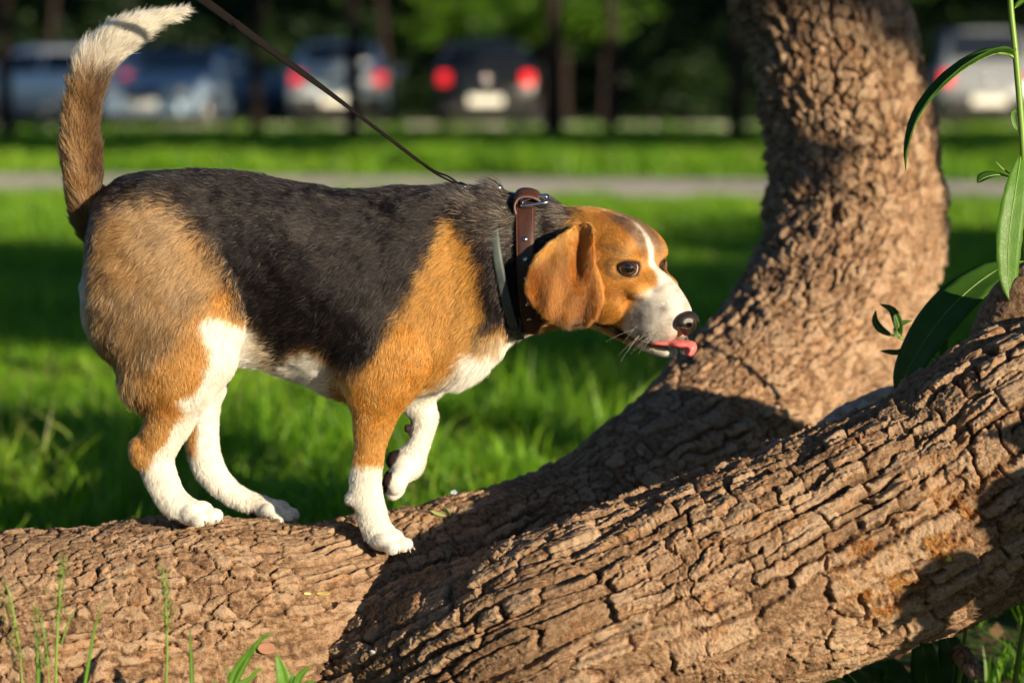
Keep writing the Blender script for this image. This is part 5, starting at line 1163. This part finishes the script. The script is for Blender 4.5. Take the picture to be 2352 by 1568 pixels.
# ============================================================ weeds and grasses close by
wl_m = leafmat('weed_leaves', [(0, (.035, .095, .014)), (.5, (.080, .20, .022)), (1, (.14, .31, .035))], .5, .42, attr=1)
_q = NB(wl_m); _n = _q.noise(55, 5, _q.coord(), .7); _v = _q.new('ShaderNodeTexVoronoi'); _v.feature = 'DISTANCE_TO_EDGE'; _v.inputs['Scale'].default_value = 260; _q.link(_q.coord(), _v.inputs['Vector']); _q.bump(_q.math('ADD', _q.maprange(_v.outputs[0], 0, .12, 0, 1), _n.outputs[0]), .22, .0004)
stem_m = mat('green_stem', (.13, .24, .03), .45); stem_m.node_tree.nodes['Principled BSDF'].inputs['Subsurface Weight'].default_value = .1
dry_m = leafmat('seed_heads', [(0, (.12, .20, .04)), (1, (.30, .34, .10))], .35, .6, attr=1)
def lance_leaf(name, P, wmax, nrm, parent, m=None, fold=.25, tint=.5, nseg=22, serr=.0, wav=0.0, peak=.4):
    """A pointed leaf along the spline P with a folded midrib; nrm = which way the upper face looks."""
    m = m or wl_m; C_ = crom(np.array(P, float), np.linspace(0, len(P)-1, nseg)); T_ = np.gradient(C_, axis=0); T_ /= np.linalg.norm(T_, axis=1)[:, None]
    V = []; s = np.linspace(0, 1, nseg); wd = wmax*np.sin(np.pi*np.clip(s, 0, 1)**(math.log(.5)/math.log(peak)))**.8+.0002
    for k in range(nseg):
        n_ = np.array(nrm, float); n_ -= T_[k]*np.dot(n_, T_[k]); n_ /= np.linalg.norm(n_)+1e-9; sd_ = np.cross(T_[k], n_)
        for j, u in enumerate((-1, -.66, -.33, 0, .33, .66, 1)):
            ww = wd[k]*(1+serr*(abs(u) == 1)*(k % 2))
            V.append(C_[k]+sd_*ww*u+n_*(abs(u)*wd[k]*fold+wav*wd[k]*math.sin(k*.9+u*2)*abs(u)+(.10*wd[k]*((k % 3)-1)*abs(u)*(abs(u) < 1))))
    V = np.array(V); q_ = grid_quads(nseg, 7, False); nb_v = len(V); off = np.zeros((nb_v, 3)); 
    o = mesh_np(name, V, q_, None, m); vattr(o, 'tint', np.clip(tint+.12*np.tile(np.abs(np.linspace(-1, 1, 7)), nseg)*0+np.repeat((np.arange(nseg) % 3 == 0)*.08, 7), 0, 1))
    md = o.modifiers.new('thick', 'SOLIDIFY'); md.thickness = .0004
    if parent is not None: adopt(o, parent)
    # midrib
    rb = tube('midrib', C_[::3]+0, np.linspace(.0009, .0003, len(C_[::3])), stem_m, None, 6, 24); rb.parent = o; rb.matrix_parent_inverse = o.matrix_basis.inverted()
    return o
if want('plants'):
    Yp = -.06
    w1 = empty('tall_weed', tuple(at(2345, 1500, Yp)*np.array((1, 1, 0))), 'tall upright weed with a pale green stem and long pointed leaves at the right edge', 'weed')
    tube('stem', [at(2380, 1700, Yp), at(2372, 1200, Yp), at(2362, 700, Yp), at(2352, 380, Yp), at(2336, 160, Yp), at(2322, 20, Yp), at(2318, -80, Yp)], [.0042, .0042, .0038, .0034, .0034, .0030, .0026], stem_m, w1, 10)
    lance_leaf('leaf', [at(2330, 128, Yp), at(2290, 122, Yp-.01), at(2225, 152, Yp-.02), at(2160, 205, Yp-.03), at(2110, 270, Yp-.035), at(2086, 340, Yp-.035), at(2080, 392, Yp-.03)], .0105, (-.5, -.2, .85), w1, tint=.25, fold=.7, serr=.08, peak=.35)
    tube('petiole', [at(2336, 140, Yp), at(2318, 126, Yp-.002), at(2290, 122, Yp-.01)], [.0016, .0014, .0012], stem_m, w1, 7)
    lance_leaf('leaf', [at(2345, 355, Yp), at(2332, 440, Yp-.018), at(2318, 540, Yp-.028), at(2316, 640, Yp-.032), at(2332, 708, Yp-.032)], .0135, (.15, -.95, .3), w1, tint=.75, fold=.10, serr=.05, peak=.45)
    lance_leaf('leaf', [at(2318, 405, Yp), at(2290, 402, Yp-.004), at(2262, 408, Yp-.008), at(2244, 420, Yp-.010)], .0075, (0, -.4, .9), w1, tint=.15, fold=.3, nseg=10, peak=.6)
    lance_leaf('leaf', [at(2320, 400, Yp), at(2300, 385, Yp-.004), at(2284, 368, Yp-.004)], .0016, (0, -.6, .9), w1, tint=.6, fold=.3, nseg=8)
    lance_leaf('leaf', [at(2340, 150, Yp), at(2330, 135, Yp), at(2334, 112, Yp-.004)], .0016, (0, -.8, .4), w1, tint=.8, fold=.3, nseg=8)
    lance_leaf('leaf', [at(2330, 20, Yp), at(2345, 5, Yp), at(2370, -5, Yp)], .003, (0, -.6, .8), w1, tint=.8, nseg=8)
    lance_leaf('leaf', [at(2340, 250, Yp), at(2326, 262, Yp), at(2330, 290, Yp), at(2340, 300, Yp)], .002, (0, -.8, .4), w1, tint=.8, nseg=8)
    # outside the frame: the rest of the plant, whose leaves shade the right end of the limb
    rs = np.random.RandomState(8)
    for k in range(110):
        h = .08+.42*rs.rand(); a = -1.3+2.6*rs.rand(); b0 = np.array((.74+.16*rs.rand(), -.38-.26*rs.rand(), h)); d_ = np.array((math.cos(a)*.8, math.sin(a)*.8-.2, .25)); Lf = .13+.08*rs.rand()
        lance_leaf('leaf', [b0, b0+d_*Lf*.4, b0+d_*Lf*.8+np.array((0, 0, -.02)), b0+d_*Lf+np.array((0, 0, -.06))], .034, (.5, -.6, .5), w1, tint=.4, fold=.15, nseg=9)
    w2 = empty('broad_leaf_weed', tuple(at(2330, 1000, .10)*np.array((1, 1, 0))), 'broad shaded dark leaf reaching out between the two trunks', 'weed')
    tube('stem', [at(2420, 1500, .14), at(2400, 900, .12), at(2380, 610, .10)], [.004, .0038, .0030], stem_m, w2, 8)
    lance_leaf('leaf', [at(2350, 600, .08), at(2290, 620, .05), at(2210, 680, .03), at(2140, 760, .02), at(2085, 850, .02), at(2060, 915, .02)], .026, (-.25, -.55, .8), w2, tint=.30, fold=.12, peak=.5, nseg=26)
    w3 = empty('young_shoot', tuple(at(2140, 800, .12)*np.array((1, 1, 0))), 'small sprig of narrow curling leaves in front of the bending trunk', 'weed')
    tube('stem', [at(2190, 900, .14), at(2120, 800, .12), at(2068, 776, .11), at(2020, 760, .10)], [.002, .0016, .0013, .0010], stem_m, w3, 7)
    for P_, w_ in (([(2068, 776), (2062, 740), (2048, 712), (2020, 698)], .0052), ([(2050, 772), (2022, 756), (2010, 735), (2012, 712)], .0042), ([(2068, 776), (2060, 758), (2074, 742), (2096, 736)], .0038), ([(2080, 800), (2060, 810), (2040, 808), (2022, 806)], .0034)):
        lance_leaf('leaf', [at(a, b_, .10) for a, b_ in P_], w_, (-.3, -.7, .6), w3, tint=.2, fold=.35, nseg=10)
    w4 = empty('young_shoot', tuple(at(2180, 840, .06)*np.array((1, 1, 0))), 'pale green shoot lit at the gap above the front limb', 'weed')
    tube('stem', [at(2260, 860, .06), at(2190, 835, .05), at(2130, 815, .05)], [.0016, .0014, .0012], stem_m, w4, 7)
    lance_leaf('leaf', [at(2172, 824, .05), at(2166, 806, .04), at(2170, 790, .04), at(2178, 782, .04)], .0042, (0, -.9, .3), w4, tint=1.0, nseg=9)
    lance_leaf('leaf', [at(2225, 800, .05), at(2208, 790, .05), at(2196, 780, .05)], .003, (0, -.9, .3), w4, tint=.8, nseg=8)
    # low plants below the limb at the lower right
    w5 = empty('low_weed', tuple(at(2100, 1640, .02)*np.array((1, 1, 0))), 'clump of broad drooping dark leaves under the front limb at lower right', 'weed')
    for P_, w_, ti in (([(2140, 1660), (2130, 1580), (2122, 1500), (2105, 1450)], .017, .15), ([(2160, 1640), (2190, 1560), (2180, 1480), (2150, 1440)], .016, .12), ([(2060, 1600), (2000, 1560), (1960, 1520), (1985, 1500)], .012, .10), ([(2120, 1660), (2060, 1560), (2020, 1530), (1960, 1535)], .015, .2), ([(2040, 1660), (2045, 1600), (2040, 1560), (2035, 1530)], .009, .4), ([(2000, 1640), (1950, 1600), (1900, 1545), (1880, 1540)], .016, .45), ([(1960, 1660), (1920, 1590), (1900, 1570), (1880, 1580)], .012, .8)):
        lance_leaf('leaf', [at(a, b_, .0+.06*rs.rand()) for a, b_ in P_], w_, (-.2, -.85, .5), w5, tint=ti, fold=.18, nseg=14)
    w6 = empty('grass_stalk', tuple(at(2195, 1650, .03)*np.array((1, 1, 0))), 'thin bent pale stalk leaning out under the front limb', 'stalk')
    tube('stem', [at(2190, 1640, .03), at(2206, 1540, .02), at(2222, 1415, -.02)], [.0030, .0026, .0020], stem_m, w6, 8)
    lance_leaf('leaf', [at(2222, 1418, -.02), at(2240, 1415, -.03), at(2250, 1400, -.03), at(2248, 1378, -.03)], .007, (-.6, -.5, .6), w6, tint=.5, nseg=9)
    w7 = empty('grass_stalk', tuple(at(2330, 1650, .0)*np.array((1, 1, 0))), 'straight yellow-green stalk at the lower right corner', 'stalk')
    tube('stem', [at(2325, 1620, 0), at(2338, 1520, 0), at(2362, 1380, 0), at(2380, 1280, 0)], [.0032, .0030, .0026, .002], stem_m, w7, 8)
    w8 = empty('grass_stalk', tuple(at(1900, 1650, -.05)*np.array((1, 1, 0))), 'arching green blade with a white bud at the bottom edge', 'stalk')
    tube('stem', [at(1960, 1640, -.04), at(1950, 1580, -.05), at(1910, 1556, -.06), at(1868, 1562, -.06)], [.0018, .0016, .0013, .001], stem_m, w8, 7)
    # litter of small leaves on the ground at lower right
    lt_m = leafmat('leaf_litter', [(0, (.10, .045, .02)), (.5, (.20, .11, .05)), (1, (.30, .20, .10))], .2, .7, attr=1)
    cl = np.c_[.25+.9*rs.rand(60), .1+1.6*rs.rand(60), .012*np.ones(60), .10*np.ones(60)]
    n = 900; P = np.c_[.15+1.1*rs.rand(n), .1+1.7*rs.rand(n), .008+.012*rs.rand(n)]; u = rs.randn(n, 3)*np.array((1, 1, .25)); u /= np.linalg.norm(u, axis=1)[:, None]; v = np.cross(u, (0, 0, 1.)); v /= np.linalg.norm(v, axis=1)[:, None]; s = .008+.014*rs.rand(n)
    V = np.stack([P-u*s[:, None], P+v*s[:, None]*.5, P+u*s[:, None], P-v*s[:, None]*.5], 1).reshape(-1, 3); b_ = np.arange(n)[:, None]*4
    o = mesh_np('leaf_litter', V, b_+np.arange(4)[None], None, lt_m, smooth=False); vattr(o, 'tint', np.repeat(rs.rand(n), 4)); o['kind'] = 'stuff'

    # ---- grasses standing in front of the limb at lower left
    YG = -.36
    def blade(name, P_, w_, tint, parent, Y=YG): return lance_leaf(name, [at(a, b_, Y) for a, b_ in P_], w_, (.2, -.9, .2), parent, tint=tint, fold=.3, nseg=14, peak=.25)
    def seed_stalk(label, P_, spikes, r=.0009, side=0):
        e = empty('grass_stalk', tuple(at(P_[0][0], P_[0][1], YG)*np.array((1, 1, 0))), label, 'grass')
        tube('stem', [at(P_[0][0], P_[0][1]+60, YG)]+[at(a, b_, YG) for a, b_ in P_], [r*1.3]+[r]*(len(P_)-1)+[r*.5], stem_m, e, 6)
        (ax_, ay), (bx, by) = spikes; vv = []; tt2 = []; rr = np.random.RandomState(int(ax_)); n = 90
        for k in range(n):
            f = rr.rand(); c = at(ax_+(bx-ax_)*f, ay+(by-ay)*f, YG+.004*rr.randn()); sp = (.0012+.0052*(1-abs(f-.35)))*(rr.randn()*.7+side); c = c+np.array((sp, .5*sp*rr.randn(), .002*rr.randn()))
            u = np.array((.5*rr.randn()*.5+.2*side, .3*rr.randn(), 1.0)); u /= np.linalg.norm(u); v = np.cross(u, rr.randn(3)); v /= np.linalg.norm(v); b0 = len(vv); L_ = .0022+.0012*rr.rand()
            w2_ = np.cross(u, v); vv += [c-u*L_, c+v*.0007, c+w2_*.0007, c-v*.0007, c-w2_*.0007, c+u*L_*1.3]; tt2 += [(b0, b0+2, b0+1), (b0, b0+3, b0+2), (b0, b0+4, b0+3), (b0, b0+1, b0+4), (b0+5, b0+1, b0+2), (b0+5, b0+2, b0+3), (b0+5, b0+3, b0+4), (b0+5, b0+4, b0+1)]
        o = mesh_np('seed_head', vv, None, tt2, dry_m, smooth=False); vattr(o, 'tint', np.repeat(rr.rand(n), 6)); o['kind'] = 'stuff'; adopt(o, e); return e
    seed_stalk('tallest green seed stalk, at the lower left in front of the limb', [(128, 1568), (130, 1490), (134, 1400), (140, 1330), (146, 1280)], ((132, 1430), (146, 1278)), .0013)
    seed_stalk('green seed stalk standing alone below the dog\'s hind paw', [(382, 1568), (384, 1500), (382, 1420), (378, 1340), (375, 1305)], ((383, 1440), (374, 1302)), .0011)
    seed_stalk('bushy pale seed stalk near the left edge', [(50, 1568), (46, 1500), (36, 1440), (24, 1370), (12, 1340)], ((46, 1510), (12, 1340)), .0009, -.5)
    seed_stalk('wispy seed stalk between the two tallest at lower left', [(112, 1568), (108, 1500), (98, 1440), (90, 1400)], ((110, 1540), (88, 1395)), .0007, -.4)
    e = empty('grass_tuft', tuple(at(90, 1568, YG)*np.array((1, 1, 0))), 'narrow blue-green blade at the lower left', 'grass'); blade('blade', [(86, 1600), (88, 1540), (84, 1480), (78, 1430)], .0017, .35, e)
    e = empty('grass_tuft', tuple(at(200, 1568, YG)*np.array((1, 1, 0))), 'leaning thin blade right of the tallest seed stalk', 'grass'); blade('blade', [(190, 1600), (202, 1530), (216, 1450), (234, 1384)], .0014, .8, e); blade('blade', [(140, 1480), (160, 1420), (175, 1400)], .0006, .8, e)
    e = empty('grass_tuft', tuple(at(438, 1568, YG)*np.array((1, 1, 0))), 'single upright blade right of the lone seed stalk', 'grass'); blade('blade', [(440, 1600), (440, 1540), (438, 1490), (436, 1440)], .0017, .35, e)
    e = empty('grass_tuft', tuple(at(560, 1568, YG)*np.array((1, 1, 0))), 'arching leafy grass at the bottom edge left of centre', 'grass')
    for P_, w_, ti in (([(520, 1600), (540, 1540), (570, 1500), (600, 1468), (630, 1452)], .0032, .7), ([(535, 1580), (560, 1530), (590, 1478), (612, 1450)], .0022, .5), ([(540, 1570), (570, 1560), (590, 1540), (604, 1534)], .0022, .9), ([(520, 1600), (528, 1560), (520, 1530)], .0022, .6)): blade('blade', P_, w_, ti, e)
    e = empty('seedling', tuple(at(650, 1568, YG)*np.array((1, 1, 0))), 'seedling with a rounded bright green leaf at the bottom edge', 'plant')
    for P_, w_, ti in (([(652, 1600), (650, 1560), (642, 1525), (634, 1502)], .0062, 1.0), ([(680, 1600), (684, 1560), (700, 1540), (716, 1530)], .0036, .7), ([(670, 1600), (700, 1572), (725, 1562)], .0030, .6), ([(665, 1600), (672, 1560), (668, 1535)], .0025, .6), ([(484, 1600), (488, 1575), (500, 1562)], .0022, .6)): blade('blade', P_, w_, ti, e)
# ============================================================ small things lying on the bark
if want('plants') and want('tree'):
    from mathutils.bvhtree import BVHTree
    dg = bpy.context.evaluated_depsgraph_get(); trees_ = [o for o in (trunk, lb)]
    bv = [BVHTree.FromPolygons([v.co[:] for v in o.data.vertices], [p.vertices[:] for p in o.data.polygons]) for o in trees_] if False else None
    def on_bark(px, py):
        p = at(px, py, 0); d_ = Vector(p)-cam.location; d_.normalize(); best = None
        for o in trees_:
            inv = o.matrix_world.inverted() if False else Matrix.Identity(4)
            ok, loc, nrm, _ = o.ray_cast(cam.location, d_)
            if ok and (best is None or (loc-cam.location).length < (best[0]-cam.location).length): best = (loc.copy(), nrm.copy())
        return (np.array(best[0]), np.array(best[1])) if best else (p, np.array((0, -.5, .8)))
    def flake(name, px, py, L_, w_, ang, m, label, cat, lift=.0012, cup=.3):
        c, n_ = on_bark(px, py); n_ = n_/np.linalg.norm(n_); u = np.array((math.cos(ang), 0, math.sin(ang))); u -= n_*np.dot(u, n_); u /= np.linalg.norm(u); v = np.cross(n_, u); c = c+n_*lift
        V = []; 
        for i in range(9):
            s = -1+2*i/8; ww = w_*math.sqrt(max(0, 1-s*s))**1.0+.0001
            for t_ in (-1, -.4, .4, 1): V.append(c+u*s*L_+v*ww*t_+n_*(cup*ww*t_*t_+cup*.5*L_*s*s))
        o = mesh_np(name, V, grid_quads(9, 4, False), None, m); md = o.modifiers.new('thick', 'SOLIDIFY'); md.thickness = .0006
        tag(o, label, cat); return o
    yl = mat('yellow_petal', (.50, .38, .12), .5); wh = mat('dropping_white', (.55, .53, .48), .6); gl = mat('fallen_leaf_green', (.20, .25, .07), .5); rb = mat('red_bark_flake', (.24, .115, .065), .8); bw = mat('pale_fluff', (.55, .58, .66), .8)
    flake('petal', 742, 1366, .0072, .0034, .1, yl, 'small yellow petal lying where the two limbs part', 'petal')
    flake('petal', 705, 1362, .0045, .0012, -.1, yl, 'thin yellow sliver left of the small petal', 'petal')
    flake('fallen_leaf', 1004, 1182, .0100, .0025, .05, gl, 'narrow green leaf lying flat behind the front paw, the left one', 'leaf')
    flake('fallen_leaf', 1030, 1174, .0090, .0022, -.5, gl, 'narrow green leaf crossing beside the other, the right one', 'leaf')
    flake('fluff', 1044, 1138, .0040, .0046, .4, bw, 'pale bluish tuft on the shaded log behind the front paw', 'fluff', .002, .6)
    flake('bird_dropping', 858, 1497, .0032, .0042, 1.2, wh, 'small white dropping on the bark of the front limb', 'dropping', .001, -.3)
    flake('bark_flake', 770, 1392, .0080, .0038, .1, rb, 'loose reddish bark flake below the yellow petal', 'bark')
    flake('bark_flake', 610, 1490, .0100, .0062, .2, rb, 'loose pale brown bark flake above the arching grass', 'bark')
    flake('lichen_spot', 2178, 1281, .0030, .0038, 1.0, mat('lichen_yellow', (.62, .46, .05), .8), 'tiny yellow lichen spot on the front limb', 'lichen', .001, -.3)
